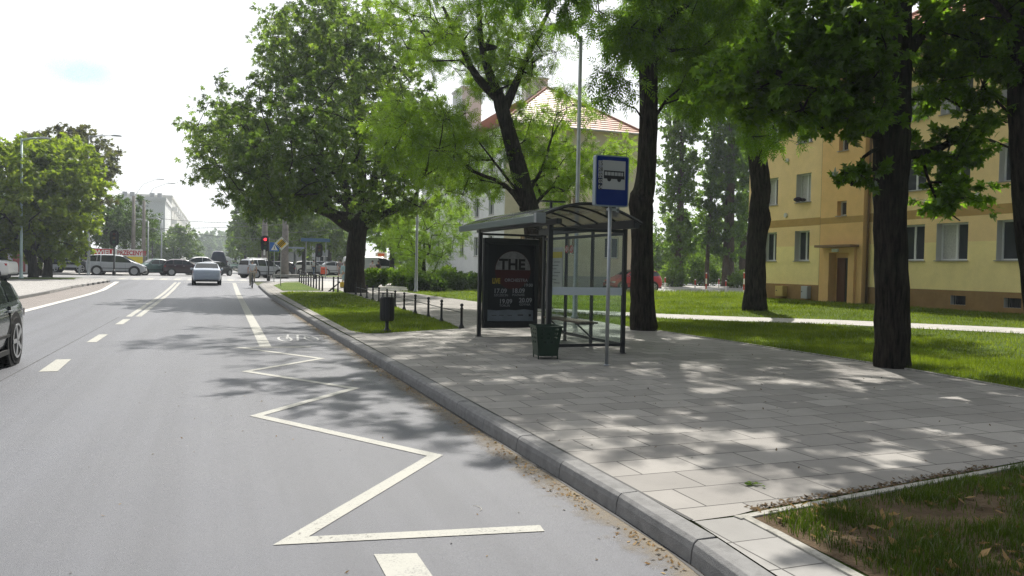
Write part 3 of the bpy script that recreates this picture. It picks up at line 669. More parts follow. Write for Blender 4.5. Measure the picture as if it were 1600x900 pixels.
tree('locust_tree', 'feathery bright green locust tree with a leaning forked dark trunk rising behind the bus shelter', 'tree',
     pxpath([(846, 483, .46), (842, 440, .40), (836, 380, .38), (828, 330, .40), (812, 270, .34), (797, 215, .31), (783, 165, .27), (776, 140, .19)], Y),
     [E(745, 65, 31, 105, 75, 3.5, 52, 1.1), E(795, 105, 30, 50, 36, 2, 12), E(668, 215, 27.5, 75, 58, 3, 36, 1.3), E(620, 190, 27.5, 30, 30, 2, 10, 1.3), E(725, 285, 31, 60, 28, 2.5, 14), E(870, 262, 30.5, 50, 45, 2.5, 28, 1.2), E(945, 246, 29, 40, 18, 2, 15), E(745, 240, 31, 50, 35, 2, 12), E(880, 165, 29.5, 45, 28, 2, 12, .8), E(810, 205, 30.8, 34, 34, 1.5, 10), E(850, 190, 30.5, 34, 20, 2, 5, .8), E(840, 60, 29, 40, 40, 2, 8, .6), E(760, -150, 29.5, 260, 110, 6, 100), E(660, 30, 28, 60, 50, 3, 20)],
     'pinn', L_LOC, .27, 35000, .82, limbs=[pxpath([(776, 150, .24), (745, 120, .15), (720, 70, .10), (692, 10, .05)], Y), pxpath([(772, 135, .2), (752, 70, .12), (748, 0, .09), (745, -90, .05)], Y), pxpath([(790, 165, .22), (815, 110, .13), (842, 50, .09), (868, -10, .06), (880, -90, .04)], Y), pxpath([(822, 330, .12), (790, 290, 29, .085), (740, 268, 28.5, .06), (680, 235, 28, .03)], Y), pxpath([(815, 320, .09), (848, 262, 29.5, .065), (862, 215, 29.5, .04), (885, 175, 29.5, .015)], Y), pxpath([(808, 300, .07), (770, 250, 29, .04), (735, 205, 28.5, .015)], Y)],
     droop=.5, seed=5, upn=.8)
Y = 18.7
ash = tree('ash_tree', 'tall dark trunk with a knobbly bulge right of the blue bus stop sign', 'tree',
     pxpath([(1006, 519, .39), (1004, 470, .335), (1003, 400, .30), (1003, 345, .30), (1002, 312, .335), (1008, 285, .27), (1013, 200, .25), (1013, 100, .24), (1010, 0, .22), (1004, -150, .18), (1000, -400, .10)], Y),
     [E(985, 35, 18, 28, 40, 1.2, 12, .8), E(955, 130, 17.6, 22, 35, .8, 5, .5), E(1070, 45, 18.8, 70, 65, 2.5, 30), E(1095, 140, 18.8, 40, 30, 1.5, 9, .8), Wd(10.5, 18.5, 11.5, 6, 5, 3, 150), Wd(6.3, 17.0, 9.3, 3.4, 3.6, 1.2, 30, .9), Wd(8, 13.5, 9.5, 3, 2.5, 1.4, 22, .9)],
     'ash', L_ASH, .26, 36000, .62, droop=.9, seed=8, limbs=[pxpath([(1005, 20, .13), (975, -30, .1), (940, -80, .07)], Y), pxpath([(1018, 60, .12), (1060, 20, .09), (1100, -20, .06)], Y), [((9.5, 18, 9.0), .12), ((7.5, 17.3, 9.6), .08), ((5.5, 16.8, 9.6), .05)]])
bx = G(1179, 485); Y = bx[1]
tree('ash_tree', 'burled trunk standing mid-lawn in front of the left end of the yellow block', 'tree',
     pxpath([(1179, 487, .50), (1180, 450, .40), (1181, 400, .36), (1183, 365, .37), (1187, 343, .42), (1186, 325, .36), (1189, 300, .36), (1186, 262, .36), (1178, 225, .31), (1168, 185, .27), (1158, 120, .24), (1152, 40, .2), (1150, -80, .15), (1150, -250, .08)], Y),
     [E(1140, -60, 25, 170, 120, 5, 85), E(1120, 95, 24.5, 75, 65, 3, 34), E(1175, 115, 23, 48, 50, 2, 18), E(1205, 205, 22.5, 36, 26, 1.5, 8, .8), E(1060, 90, 25, 40, 45, 2, 8, .7)],
     'ash', L_ASH, .30, 17000, .8, droop=.9, seed=9, limbs=[pxpath([(1160, 150, .13), (1120, 100, .09), (1080, 60, .05)], Y), pxpath([(1175, 215, .12), (1205, 180, 24, .08), (1215, 140, 23, .05)], Y)])
Y = 10.55
tree('maple_tree', 'nearest thick black maple trunk at the paving edge, leafy branches hanging over the yellow facade', 'tree',
     pxpath([(1394, 578, .33), (1394, 540, .295), (1393, 450, .28), (1391, 330, .27), (1393, 250, .30), (1394, 180, .30), (1397, 80, .27), (1400, -40, .25), (1402, -200, .2), (1400, -500, .12)], Y),
     [E(1290, 60, 10.4, 125, 75, 1.7, 44), E(1250, 150, 10.3, 80, 34, 1.1, 16), E(1180, 100, 10.6, 45, 50, 1, 10, .8), E(1325, 180, 10.3, 50, 35, .8, 12), E(1335, 268, 10.5, 26, 28, .4, 5, .6), E(1470, 100, 10.7, 95, 60, 1.4, 15, .8), E(1475, 230, 10.6, 50, 34, .8, 8, .8), E(1485, 300, 10.5, 45, 24, .6, 7, .8), E(1535, 40, 10.8, 60, 50, 1.5, 9, .8), E(1450, 10, 10.6, 60, 40, 1.5, 7), Wd(11.2, 10.4, 9.5, 4.4, 4.8, 2.4, 190), Wd(8.2, 9.6, 8.0, 2.0, 2.4, 1.0, 24), Wd(7.5, 8.8, 8.2, 2.0, 1.4, .8, 40)],
     'maple', L_MAPLE, .13, 44000, .42, limbs=[pxpath([(1383, 207, .13), (1345, 200, .10), (1300, 172, .08), (1245, 130, .06), (1190, 100, .035)], Y), pxpath([(1400, 243, .10), (1440, 240, .075), (1485, 222, .065), (1520, 180, .055), (1545, 110, .045), (1562, 40, .035), (1585, -20, .025)], Y), pxpath([(1485, 224, .04), (1530, 215, .032), (1575, 230, .02)], Y), pxpath([(1440, 242, .03), (1452, 285, .024), (1470, 320, .018), (1500, 345, .01)], Y), pxpath([(1385, 225, .04), (1350, 245, .03), (1330, 290, .02)], Y), pxpath([(1390, 90, .14), (1340, 40, .1), (1290, 0, .07)], Y), pxpath([(1402, 100, .13), (1450, 40, .09), (1490, -20, .06)], Y), [((9.5, 10, 7.2), .09), ((8, 9.6, 7.9), .05)]],
     droop=.25, seed=11, ntw=7, spread=.7)
Y = 8.9
tree('maple_tree', 'dark leaning tree trunk cut off by the right edge of the photo', 'tree',
     pxpath([(1655, 660, .30), (1640, 560, .27), (1622, 420, .26), (1610, 300, .25), (1603, 200, .24), (1600, 100, .23), (1600, 0, .22), (1598, -300, .16), (1595, -700, .08)], Y),
     [E(1560, 60, 9.3, 55, 80, 1.2, 22), E(1590, 175, 9.3, 40, 35, .8, 7, .6), Wd(12.6, 9.0, 9.0, 3.5, 3.6, 2.4, 80)],
     'maple', L_MAPLE, .125, 17000, .5, droop=.25, seed=13, ntw=7, limbs=[pxpath([(1598, 60, .08), (1570, 20, .05), (1540, -10, .03)], Y)])
# left side of the street
def simple_tree(name, label, px, pyb, Y, env, m, size, nl, pr, r, seed, tpl='simple', bark=None, top=None, **kw):
    gz = float(T0(0, Y)); b = AY(px, pyb, Y); b = (b[0], b[1], gz+.05)
    tp = top or (env[0][0][0], env[0][0][1], env[0][0][2]+env[0][1][2]*.4)
    mid = tuple(b[i]*.45+tp[i]*.55 if i == 2 else b[i]*.75+tp[i]*.25 for i in range(3))
    q = tuple(b[i]*.8+mid[i]*.2 for i in range(3))
    return tree(name, label, 'tree', [(b, r*1.15), (q, r*.9), (mid, r*.65), (tp, r*.25)], env, tpl, m, size, nl, pr, bark=bark, seed=seed, twigs=0, sides=7, **kw)
simple_tree('lime_tree', 'bushy yellow-green tree whose trunk is nearest the white parked car on the left', 52, 436, 66, [E(35, 300, 66, 70, 78, 5, 70), E(-10, 340, 66, 60, 60, 4, 30)], L_LIME, .26, 17000, 1.3, .34, 21, 'maple', limbs=())
simple_tree('lime_tree', 'bushy yellow-green tree overhanging the black van, its trunk leaning right beside it', 74, 434, 68, [E(95, 300, 68, 55, 82, 4.5, 70), E(116, 325, 68, 22, 34, 3.5, 14), E(75, 382, 68, 45, 16, 4, 12)], L_LIME, .26, 17000, 1.3, .34, 22, 'maple')
simple_tree('lime_tree', 'slim trunk between the two thicker ones of the yellow-green trees on the left', 62, 432, 71, [E(70, 250, 71, 50, 40, 4, 22)], L_LIME, .26, 4500, 1.3, .2, 23, 'maple')
simple_tree('maple_tree', 'tall bronze-green tree with an airy crown showing above the yellow-green trees on the left', 138, 425, 88, [E(118, 245, 88, 42, 48, 4, 40), E(150, 250, 88, 24, 34, 3, 14, .8), E(85, 225, 88, 35, 28, 3, 14), E(148, 300, 88, 14, 26, 2, 6)], L_RED, .32, 7500, 1.5, .35, 24, 'maple')
simple_tree('lime_tree', 'dark green round tree behind the red and yellow banner', 195, 420, 112, [E(196, 347, 112, 38, 38, 5, 45)], L_DARK, .34, 9000, 1.8, .35, 25)
simple_tree('lime_tree', 'dense green tree left of the pair of dark concrete poles above the banner', 165, 420, 108, [E(168, 350, 108, 24, 40, 4, 26)], L_DARK, .34, 5000, 1.7, .3, 26)
simple_tree('lime_tree', 'wide green tree in front of the white block, above the dark hatchback', 278, 411, 180, [E(278, 380, 180, 26, 24, 6, 40), E(248, 384, 180, 14, 22, 5, 14), E(300, 388, 180, 9, 14, 4, 8)], L_FAR, .6, 8500, 2.4, .35, 27)
simple_tree('lime_tree', 'small narrow tree with a pointed top against the white block', 238, 411, 170, [E(238, 362, 170, 9, 24, 2.4, 12)], L_DARK, .4, 1800, 1.5, .2, 28)
# far avenue
far_specs = [(322, 384, 15, 22, 520), (336, 382, 13, 22, 560), (352, 382, 12, 20, 600), (368, 374, 13, 28, 190), (308, 391, 9, 14, 480), (384, 354, 22, 44, 150), (343, 392, 12, 10, 620), (358, 392, 12, 10, 640)]
flab = ['hazy tree left of the far end of the street, first behind the wide green tree', 'hazy blue-green tree just left of the vanishing street', 'hazy blue-green tree closing the view at the end of the street', 'tall hazy tree right of the far end of the street', 'low pale tree below the far balconies on the left', 'large hazy green tree right of the street, above the silver people carrier', 'farthest tree left of the end of the street', 'farthest tree right of the end of the street']
for i, (px, py, rx, rz, Yd) in enumerate(far_specs):
    simple_tree('street_tree', flab[i], px, 410, Yd, [E(px, py, Yd, rx, rz, rx*Yd/FPX*1.4, 30)], L_FAR, .3+Yd*.0022, 3600, rx*Yd/FPX*.42, .35, 40+i, group='trees along the far street')
mid = [(405, 345, 26, 50, 112, 424), (438, 352, 26, 46, 98, 428), (475, 348, 34, 42, 92, 425), (515, 355, 28, 34, 100, 425), (455, 395, 26, 18, 120, 424), (425, 310, 22, 28, 120, 424), (612, 352, 34, 38, 76, 436), (545, 385, 20, 30, 110, 424)]
mlab = ['green tree behind the red traffic light', 'green tree behind the diamond sign on the far corner', 'broad green tree behind the wide blue direction sign', 'green tree beside the grey house across the junction', 'low tree behind the grey kiosk across the junction', 'tall pale tree rising behind the concrete pole', 'leafy tree right of the chestnut trunk, above the white van', 'tree behind the grey house, left of the chestnut trunk']
for i, (px, py, rx, rz, Yd, pb) in enumerate(mid):
    simple_tree('street_tree', mlab[i], px, pb, Yd, [E(px, py, Yd, rx, rz, rx*Yd/FPX*1.2, 34)], L_FAR if i != 6 else L_LOC, .38, 6500, 1.5, .3, 60+i)
simple_tree('locust_tree', 'small leafy tree with low branches behind the thin grey pole and the hedge', 662, 449, 54, [E(662, 372, 54, 62, 42, 3.2, 60), E(700, 345, 54, 38, 40, 2.5, 26), E(630, 340, 54, 36, 40, 2.5, 24), E(655, 415, 54, 30, 18, 2, 10)], L_LOC, .24, 12000, .95, .17, 80, 'pinn')
simple_tree('locust_tree', 'light green tree between the red-roofed house and the poplars, behind the red car', 1085, 445, 72, [E(1088, 375, 72, 44, 48, 4, 44), E(1045, 385, 72, 22, 50, 3, 20), E(1145, 380, 74, 28, 55, 3, 20)], L_BUSH, .32, 9500, 1.3, .25, 81)
# poplars
def poplar(label, px, Yd, rx, top, n, nl, r, seed, leanx=0):
    g = AY(px, 446, Yd); b = (g[0], g[1], .45); env = []
    tz = AY(px, top, Yd)[2]; k = 5
    for i in range(k):
        z = 3.5+(tz-3.5)*(i+.5)/k; wdt = rx*(.75+.35*math.sin(math.pi*(i+.6)/k)); env.append(Wd(b[0]+leanx*i, b[1], z, wdt, wdt, (tz-3.5)/k*.75, n//k))
    return tree('poplar_tree', label, 'tree', [(b, r*1.25), ((b[0], b[1], 2.2), r), ((b[0]+leanx*2, b[1], tz*.5), r*.6), ((b[0]+leanx*4, b[1], tz*.97), r*.12)], env, 'simple', L_POP, .27, nl, .95, bark=M_BARKL, seed=seed, twigs=0, sides=8, droop=-.7, upn=.2, group='poplars behind the lawn')
poplar('poplar with a thick brown trunk, left one of the row behind the striped posts', 1060, 62, 1.55, 118, 90, 27000, .42, 90)
poplar('slender poplar standing between the two thick-trunked poplars', 1104, 62.5, 1.0, 150, 40, 10000, .2, 91, .12)
poplar('poplar with a broad dark brown trunk, right one of the row, nearest the yellow block', 1137, 61.5, 2.0, 20, 135, 46000, .55, 92)
poplar('tall poplar whose top merges with the ash crowns, half hidden behind the burled trunk', 1160, 68, 1.8, 60, 90, 24000, .4, 93)
# bushes
def bush(name, label, px, pyb, Yd, wpx, hpx, m, nl, size, seed, dy=1.2, tpl='simple'):
    g = AY(px, pyb, Yd); gz = float(T0(g[0], Yd))+PAV*(g[0] > 2.8); dep = g[0]*.354+Yd*.935; W_ = wpx*dep/FPX/2; H_ = hpx*dep/FPX
    root = thing(name, (g[0], g[1], gz), label, 'bush'); rg = np.random.default_rng(seed); mb = MB()
    nc = max(8, int(W_*9)); pts = []
    for i in range(nc):
        a = rg.uniform(0, 2*np.pi); q = rg.uniform(0, 1)**.5; pts.append((W_*q*math.cos(a)*.9, dy*q*math.sin(a)*.9, H_*rg.uniform(.3, .88)*(1-.35*q)))
    for p in pts[:40]: mb.tube([(p[0]*.3, p[1]*.3, -.05), (p[0]*.75, p[1]*.75, p[2]*.5), p], [.03, .02, .008], 4, cap=False)
    mb.build('stems', M_BARK, root)
    P = np.array(pts); pid = rg.integers(0, nc, nl); d = rg.normal(size=(nl, 3)); d /= np.linalg.norm(d, axis=1, keepdims=True)
    rr = min(H_*.32, .75); pos = P[pid]+d*rr*rg.uniform(.2, 1.1, (nl, 1))**.6; pos[:, 2] = np.clip(pos[:, 2], .03, None)
    D = d+rg.normal(size=(nl, 3))*.5; Nn = rg.normal(size=(nl, 3))*.6; Nn[:, 2] += .9
    leaf_mesh('foliage', pos+np.array(root.location), D, Nn, size*rg.uniform(.6, 1.3, nl), tpl, m, root); return root
bush('bush', 'light green rounded bush just right of the chestnut trunk', 585, 450, 54, 44, 26, L_BUSH, 3000, .26, 101)
bush('bush', 'light green bush in the hedge between the round bush and the thin grey pole', 622, 447, 57, 48, 28, L_BUSH, 3000, .26, 102)
bush('bush', 'dark low spreading bush at the foot of the thin grey pole', 668, 454, 49, 50, 30, L_DARK, 3000, .24, 103)
bush('bush', 'green bush in the hedge behind the bollards, right of the thin grey pole', 695, 447, 55, 44, 36, L_BUSH, 2600, .24, 104)
bush('bush', 'dark clipped shrub in front of the pale house, just left of the bus shelter', 722, 452, 51, 26, 32, L_DARK, 2200, .2, 105, .6)
bush('bush', 'bushy hedge plant in front of the pale house wall, directly left of the shelter post', 742, 450, 53, 30, 34, L_BUSH, 2000, .22, 106, .8)
bush('bush', 'leafy bush behind the bonnet of the red car', 1046, 447, 62, 50, 46, L_BUSH, 3200, .26, 107)
bush('bush', 'bush between the two thick poplar trunks', 1096, 446, 66, 60, 50, L_BUSH, 3200, .28, 108)
bush('bush', 'bright bush right of the broad poplar trunk by the corner of the yellow block', 1158, 446, 60, 30, 30, L_BUSH, 2200, .22, 109)

# far-off belts of trees that read as one mass
def belt(name, x0, x1, y0, y1, h0, h1, n, nl, size, seed, lm=None):
    rg = np.random.default_rng(seed); c = np.stack([rg.uniform(x0, x1, n), rg.uniform(y0, y1, n), np.zeros(n)], 1); hh = rg.uniform(h0, h1, n); pid = rg.integers(0, n, nl)
    d = rg.normal(size=(nl, 3)); d /= np.linalg.norm(d, axis=1, keepdims=True); rr = rg.uniform(.3, 1, (nl, 1))**.5
    pos = c[pid]+d*rr*np.stack([hh[pid]*.42, hh[pid]*.42, hh[pid]*.5], 1); pos[:, 2] += hh[pid]*.52
    Nn = rg.normal(size=(nl, 3)); Nn[:, 2] += .8; r = leaf_mesh(name, pos, rg.normal(size=(nl, 3)), Nn, size*rg.uniform(.6, 1.3, nl), 'simple', lm or L_FAR, None); r['kind'] = 'stuff'
belt('woods', 26, 150, 96, 130, 5, 8, 60, 50000, .8, 301)
belt('woods', 36, 62, 74, 90, 4, 7, 12, 20000, .5, 304, L_BUSH)
belt('woods', -150, -24, 110, 150, 8, 14, 40, 30000, .9, 302)
belt('woods', -60, 60, 640, 680, 9, 14, 40, 16000, 2.0, 303)
belt('woods', 7, 24, 150, 200, 8, 13, 14, 18000, .9, 305)
# ---------------------------------------------------------------- buildings
def bxf(mb, o, u, n, s0, s1, z0, z1, d0, d1, mi=0):
    o = Vector(o); u = Vector(u); n = Vector(n); vs = []
    for s in (s0, s1):
        for d in (d0, d1):
            for z in (z0, z1): p = o+u*s+n*d; vs.append((p.x, p.y, z))
    mb.add(vs, [(0, 1, 3, 2), (4, 6, 7, 5), (0, 4, 5, 1), (2, 3, 7, 6), (0, 2, 6, 4), (1, 5, 7, 3)], mi)
def facade(mb, o, u, n, L, z0, z1, holes, bands, depth=.3, rev=0, back=True):
    """wall plane with real openings; bands [(z_from, material index)]"""
    o = Vector(o); u = Vector(u); n = Vector(n)
    S = sorted(set([0, L]+[h[0] for h in holes]+[h[1] for h in holes])); Z = sorted(set([z0, z1]+[h[2] for h in holes]+[h[3] for h in holes]+[b for b, _ in bands if z0 < b < z1]))
    def P(s, z, d=0): p = o+u*s+n*d; return (p.x, p.y, z)
    def bm_(z):
        r = bands[0][1]
        for b, i in bands:
            if z >= b: r = i
        return r
    for i in range(len(S)-1):
        for j in range(len(Z)-1):
            s, z = (S[i]+S[i+1])/2, (Z[j]+Z[j+1])/2
            if any(h[0] < s < h[1] and h[2] < z < h[3] for h in holes): continue
            mb.add([P(S[i], Z[j]), P(S[i+1], Z[j]), P(S[i+1], Z[j+1]), P(S[i], Z[j+1])], [(0, 1, 2, 3)], bm_(z))
    for a, b, c, d in holes:
        mb.add([P(a, c), P(a, d), P(a, d, -depth), P(a, c, -depth)], [(0, 1, 2, 3)], rev); mb.add([P(b, c), P(b, d), P(b, d, -depth), P(b, c, -depth)], [(0, 1, 2, 3)], rev)
        mb.add([P(a, c), P(b, c), P(b, c, -depth), P(a, c, -depth)], [(0, 1, 2, 3)], rev); mb.add([P(a, d), P(b, d), P(b, d, -depth), P(a, d, -depth)], [(0, 1, 2, 3)], rev)
M_WFR = mat('window_frame_white', (.72, .72, .70), .45)
M_SILL = mat('sill_metal', (.30, .27, .23), .5, .4, .3)
def window(par, o, u, n, h, depth=.3, split=1, curt=0, fr=.06, sill=True, m=None):
    a, b, c, d = h; mb = MB(); D = -depth
    bxf(mb, o, u, n, a+.002, a+fr, c, d, D, D+.06); bxf(mb, o, u, n, b-fr, b-.002, c, d, D, D+.06)
    bxf(mb, o, u, n, a+fr, b-fr, c+.002, c+fr, D, D+.058); bxf(mb, o, u, n, a+fr, b-fr, d-fr, d-.002, D, D+.058)
    for k in range(split): s = a+(b-a)*(k+1)/(split+1); bxf(mb, o, u, n, s-fr*.7, s+fr*.7, c+fr, d-fr, D, D+.056)
    f = mb.build('window', m or M_WFR, par, world=True)
    g = MB(); bxf(g, o, u, n, a+fr*.5, b-fr*.5, c+fr*.5, d-fr*.5, D+.01, D+.02); p = g.build('pane', M_WGLASS, None)
    p.parent = f; p.data.transform(Matrix.Translation(-Vector(par.location)))
    if curt:
        g = MB(); k = b-a
        bxf(g, o, u, n, a+fr, a+k*curt, c+fr, d-fr, D+.021, D+.026); q = g.build('curtain', M_CURT, None); q.parent = f; q.data.transform(Matrix.Translation(-Vector(par.location)))
    if sill:
        g = MB(); bxf(g, o, u, n, a-.05, b+.05, c-.035, c-.002, D+.05, .06); q = g.build('sill', M_SILL, None); q.parent = f; q.data.transform(Matrix.Translation(-Vector(par.location)))
    return f
# --- the yellow block of flats
Y_UP = mat('render_tan', (.84, .62, .31), .9, .15, var=.06, scale=1.2, bump=.15, bscale=60)
Y_LOW = mat('render_yellow', (.90, .74, .34), .9, .15, var=.06, scale=1.4, bump=.15, bscale=60)
Y_MID = mat('render_peach', (.84, .61, .30), .9, .15, var=.05, scale=1.4)
Y_BAND = mat('render_band', (.46, .29, .10), .9, .15, var=.08, scale=2)
Y_PL = mat('plinth_brown', (.31, .19, .08), .92, .15, var=.12, scale=2, bump=.2, bscale=30)
Y_OR = mat('render_orange', (.78, .50, .21), .9, .15, var=.06, scale=1.4, bump=.15, bscale=60)
Y_REV = mat('reveal_plaster', (.58, .56, .51), .9, .1)
M_TILE = mat('roof_tile_orange', (.42, .14, .06), .75, .3, var=.25, scale=8)
YB = thing('apartment_block', (26, 20, .3), 'long yellow and tan block of flats with a brown plinth and an orange entrance bay', 'building')
YL = 34.1; o = (26, YL, 0); u = (0, -1, 0); n_ = (-1, 0, 0)      # s = YL - Y ; the wall faces the street
zg, ze = .1, 10.55
bands = [(zg, 4), (1.26, 1), (3.08, 2), (4.02, 3), (4.38, 0)]
floors = [(2.38, 3.80), (5.16, 6.50), (7.95, 9.30)]
mbw = MB(); LWH = [(YL-Yc-.50, YL-Yc+.50, a, b) for Yc in (32.35, 30.05) for a, b in floors]
facade(mbw, o, u, n_, YL-28.56, zg, ze, LWH, bands, .34, 5)
RW0 = YL-26.04
RH = [(YL-Yc-.68, YL-Yc+.68, a, b) for Yc in (23.85, 21.95, 19.45, 16.6, 13.8, 11.0) for a, b in floors]
CE = [(YL-Yc-.32, YL-Yc+.32, .72, 1.06) for Yc in (21.6, 19.45, 13.8)]
o2 = (26, YL-RW0, 0); sh = lambda H: [(a-RW0, b-RW0, c, d) for a, b, c, d in H]
facade(mbw, o2, u, n_, 19.0, zg, ze, sh(RH)+sh(CE), bands, .34, 5)
facade(mbw, (26, YL, 0), (1, 0, 0), (0, 1, 0), 12, zg, ze, [], bands)       # end walls
facade(mbw, (26, 7.04, 0), (1, 0, 0), (0, -1, 0), 12, zg, ze, [], bands)
facade(mbw, (38, YL, 0), u, (1, 0, 0), YL-7.04, zg, ze, [], bands)
mbw.b2((25.90, 28.62, zg), (25.998, 34.0, 1.24), 4); mbw.b2((25.90, 7.2, zg), (25.998, 19.05, 1.24), 4)
mbw.build('wall', [Y_UP, Y_LOW, Y_MID, Y_BAND, Y_PL, Y_REV], YB, world=True)
for i, h in enumerate(LWH): window(YB, o, u, n_, h, .33, 1, (0, .45, 0, 0, .8, 0)[i % 6])
for i, h in enumerate(RH): window(YB, o2, u, n_, sh([h])[0], .33, 1 if i > 2 else 1, (0, 0, .4, .55, 0, .3)[i % 6])
for h in sh(CE): 
    g = MB()
    for k in range(5): bxf(g, o2, u, n_, h[0]+.08+k*.12, h[0]+.1+k*.12, h[2], h[3], -.12, -.10)
    bxf(g, o2, u, n_, h[0], h[1], h[2], h[3], -.3, -.29); g.build('cellar_window', M_DARKMETAL, YB, world=True)
# entrance bay, a little proud of the wall
eb = MB(); EH = [(1.05, 1.62, .45, 2.62)]; SW = [(1.0, 1.55, 4.35, 5.0), (1.0, 1.55, 7.2, 7.9)]
facade(eb, (25.72, 28.56, 0), u, n_, 2.52, zg, ze, [(.72, 1.85, zg, 2.72)]+SW, [(zg, 0), (4.02, 1), (4.30, 0)], .3, 0)
eb.b2((25.722, 28.55, zg), (26.01, 28.56, ze)); eb.b2((25.722, 26.04, zg), (26.01, 26.05, ze))
eb.b2((26.0, 27.84, zg), (26.02, 26.7, 2.72))
eb.build('entrance_bay', [Y_OR, Y_BAND], YB, world=True)
for h in SW: window(YB, (25.72, 28.56, 0), u, n_, h, .28, 0)
pt = MB(); 
for a, b in ((.38, .72), (1.85, 2.19)): bxf(pt, (25.72, 28.56, 0), u, n_, a, b, zg, 2.95, .002, .12)
bxf(pt, (25.72, 28.56, 0), u, n_, .38, 2.19, 2.722, 2.95, .122, .13); bxf(pt, (25.72, 28.56, 0), u, n_, .72, 1.85, 2.722, 2.95, .002, .118)
pt.build('portal', Y_OR, YB, world=True, bevel=.01)
cn = MB(); bxf(cn, (25.72, 28.56, 0), u, n_, .2, 2.35, 2.955, 3.06, .002, .5); cn.build('canopy', mat('canopy_brown', (.24, .15, .08), .8), YB, world=True, bevel=.01)
dr = MB(); bxf(dr, (25.72, 28.56, 0), u, n_, .9, 1.36, .45, 2.5, -.24, -.20); dr.build('door', mat('door_brown', (.11, .038, .015), .4, .5), YB, world=True)
dd = MB(); bxf(dd, (25.72, 28.56, 0), u, n_, 1.38, 1.72, .45, 2.5, -.26, -.22); dd.build('door', mat('door_dark', (.012, .008, .006), .3, .6), YB, world=True)
st = MB(); bxf(st, (25.72, 28.56, 0), u, n_, .6, 2.0, .2, .44, -.2, .55); st.build('doorstep', M_KERB2, YB, world=True)
lp_ = MB(); bxf(lp_, (25.72, 28.56, 0), u, n_, .98, 1.32, 2.76, 2.90, .132, .22); lp_.build('door_lamp', M_WHITE, YB, world=True)
dp = MB(); dp.tube([(25.86, 28.66, .5), (25.86, 28.66, 10.5)], .05, 8); dp.build('downpipe', mat('pipe_brown', (.17, .095, .035), .6), YB, world=True, smooth=True)
dp = MB(); dp.tube([(25.90, 25.93, .5), (25.90, 25.93, 10.5)], .045, 8); dp.build('downpipe', mat('pipe_brown', (.17, .095, .035)), YB, world=True, smooth=True)
def hiproof(name, par, x0, x1, y0, y1, z, rise, ov, m, axis='y', soff=None, rows=0):
    x0 -= ov; x1 += ov; y0 -= ov; y1 += ov; mb = MB(); w_ = (x1-x0)/2 if axis == 'y' else (y1-y0)/2
    if axis == 'y': A, B = ((x0+x1)/2, y0+w_, z+rise), ((x0+x1)/2, y1-w_, z+rise)
    else: A, B = (x0+w_, (y0+y1)/2, z+rise), (x1-w_, (y0+y1)/2, z+rise)
    c = [(x0, y0, z), (x1, y0, z), (x1, y1, z), (x0, y1, z)]
    if axis == 'y': pl = [(c[0], c[1], A, A), (c[1], c[2], B, A), (c[2], c[3], B, B), (c[3], c[0], A, B)]
    else: pl = [(c[0], c[1], B, A), (c[1], c[2], B, B), (c[2], c[3], A, B), (c[3], c[0], A, A)]
    rows = rows or int(math.hypot(w_, rise)/.34)
    for p0, p1, q1, q0 in pl:
        p0, p1, q1, q0 = map(Vector, (p0, p1, q1, q0)); nrm = (p1-p0).cross(q0-p0 if (q0-p0).length > (q1-p0).length*.1 else q1-p0).normalized()
        if nrm.z < 0: nrm = -nrm
        for k in range(rows):
            a, b = k/rows, (k+1)/rows; e = .045
            l0, r0, l1, r1 = p0.lerp(q0, a)+nrm*e, p1.lerp(q1, a)+nrm*e, p0.lerp(q0, b), p1.lerp(q1, b)
            mb.add([l0, r0, r1, l1], [(0, 1, 2, 3)]); mb.add([p0.lerp(q0, a)-nrm*.01, p1.lerp(q1, a)-nrm*.01, r0, l0], [(0, 1, 2, 3)], 1)
    mb.add(c, [(0, 1, 2, 3)], 1)
    r = mb.build(name, [m, soff or m], par, world=True)
    rd = MB(); 
    for a, b in ((c[0], A), (c[1], A), (c[2], B), (c[3], B), (A, B)) if axis == 'y' else ((c[0], A), (c[1], B), (c[2], B), (c[3], A), (A, B)): rd.tube([(a[0], a[1], a[2]+.05), (b[0], b[1], b[2]+.05)], .10, 6)
    q = rd.build('ridge_tile', soff or m, None); q.parent = r; q.data.transform(Matrix.Translation(-Vector(par.location))); return r
M_TILED = mat('tile_dark', (.24, .11, .07), .8)  # darker red-brown for tile row edges, eaves underside and ridge tiles
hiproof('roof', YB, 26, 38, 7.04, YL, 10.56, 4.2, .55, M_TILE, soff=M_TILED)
gt = MB(); gt.tube([(25.40, 6.5, 10.54), (25.40, 34.6, 10.54)], .07, 8); gt.build('gutter', mat('pipe_brown', (.17, .095, .035)), YB, world=True)
for Yv, z in ((31.2, 7.25), (20.9, 4.75), (31.2, 4.6)):
    g = MB(); g.tube([(25.93, Yv, z), (25.999, Yv, z)], .11, 12); g.build('vent_cover', Y_REV, YB, world=True)
lau = MB(); lau.sphere((25.80, 30.18, 5.28), .16, 8, 6, (1, 1.6, .7)); lau.sphere((25.85, 29.9, 5.24), .12, 8, 6, (1, 1.5, .7)); tag(lau.build('cushion', mat('dark_cloth', (.02, .012, .02), .95), None, smooth=True), 'dark cushion airing on the open first floor window sill of the yellow block', 'cushion')
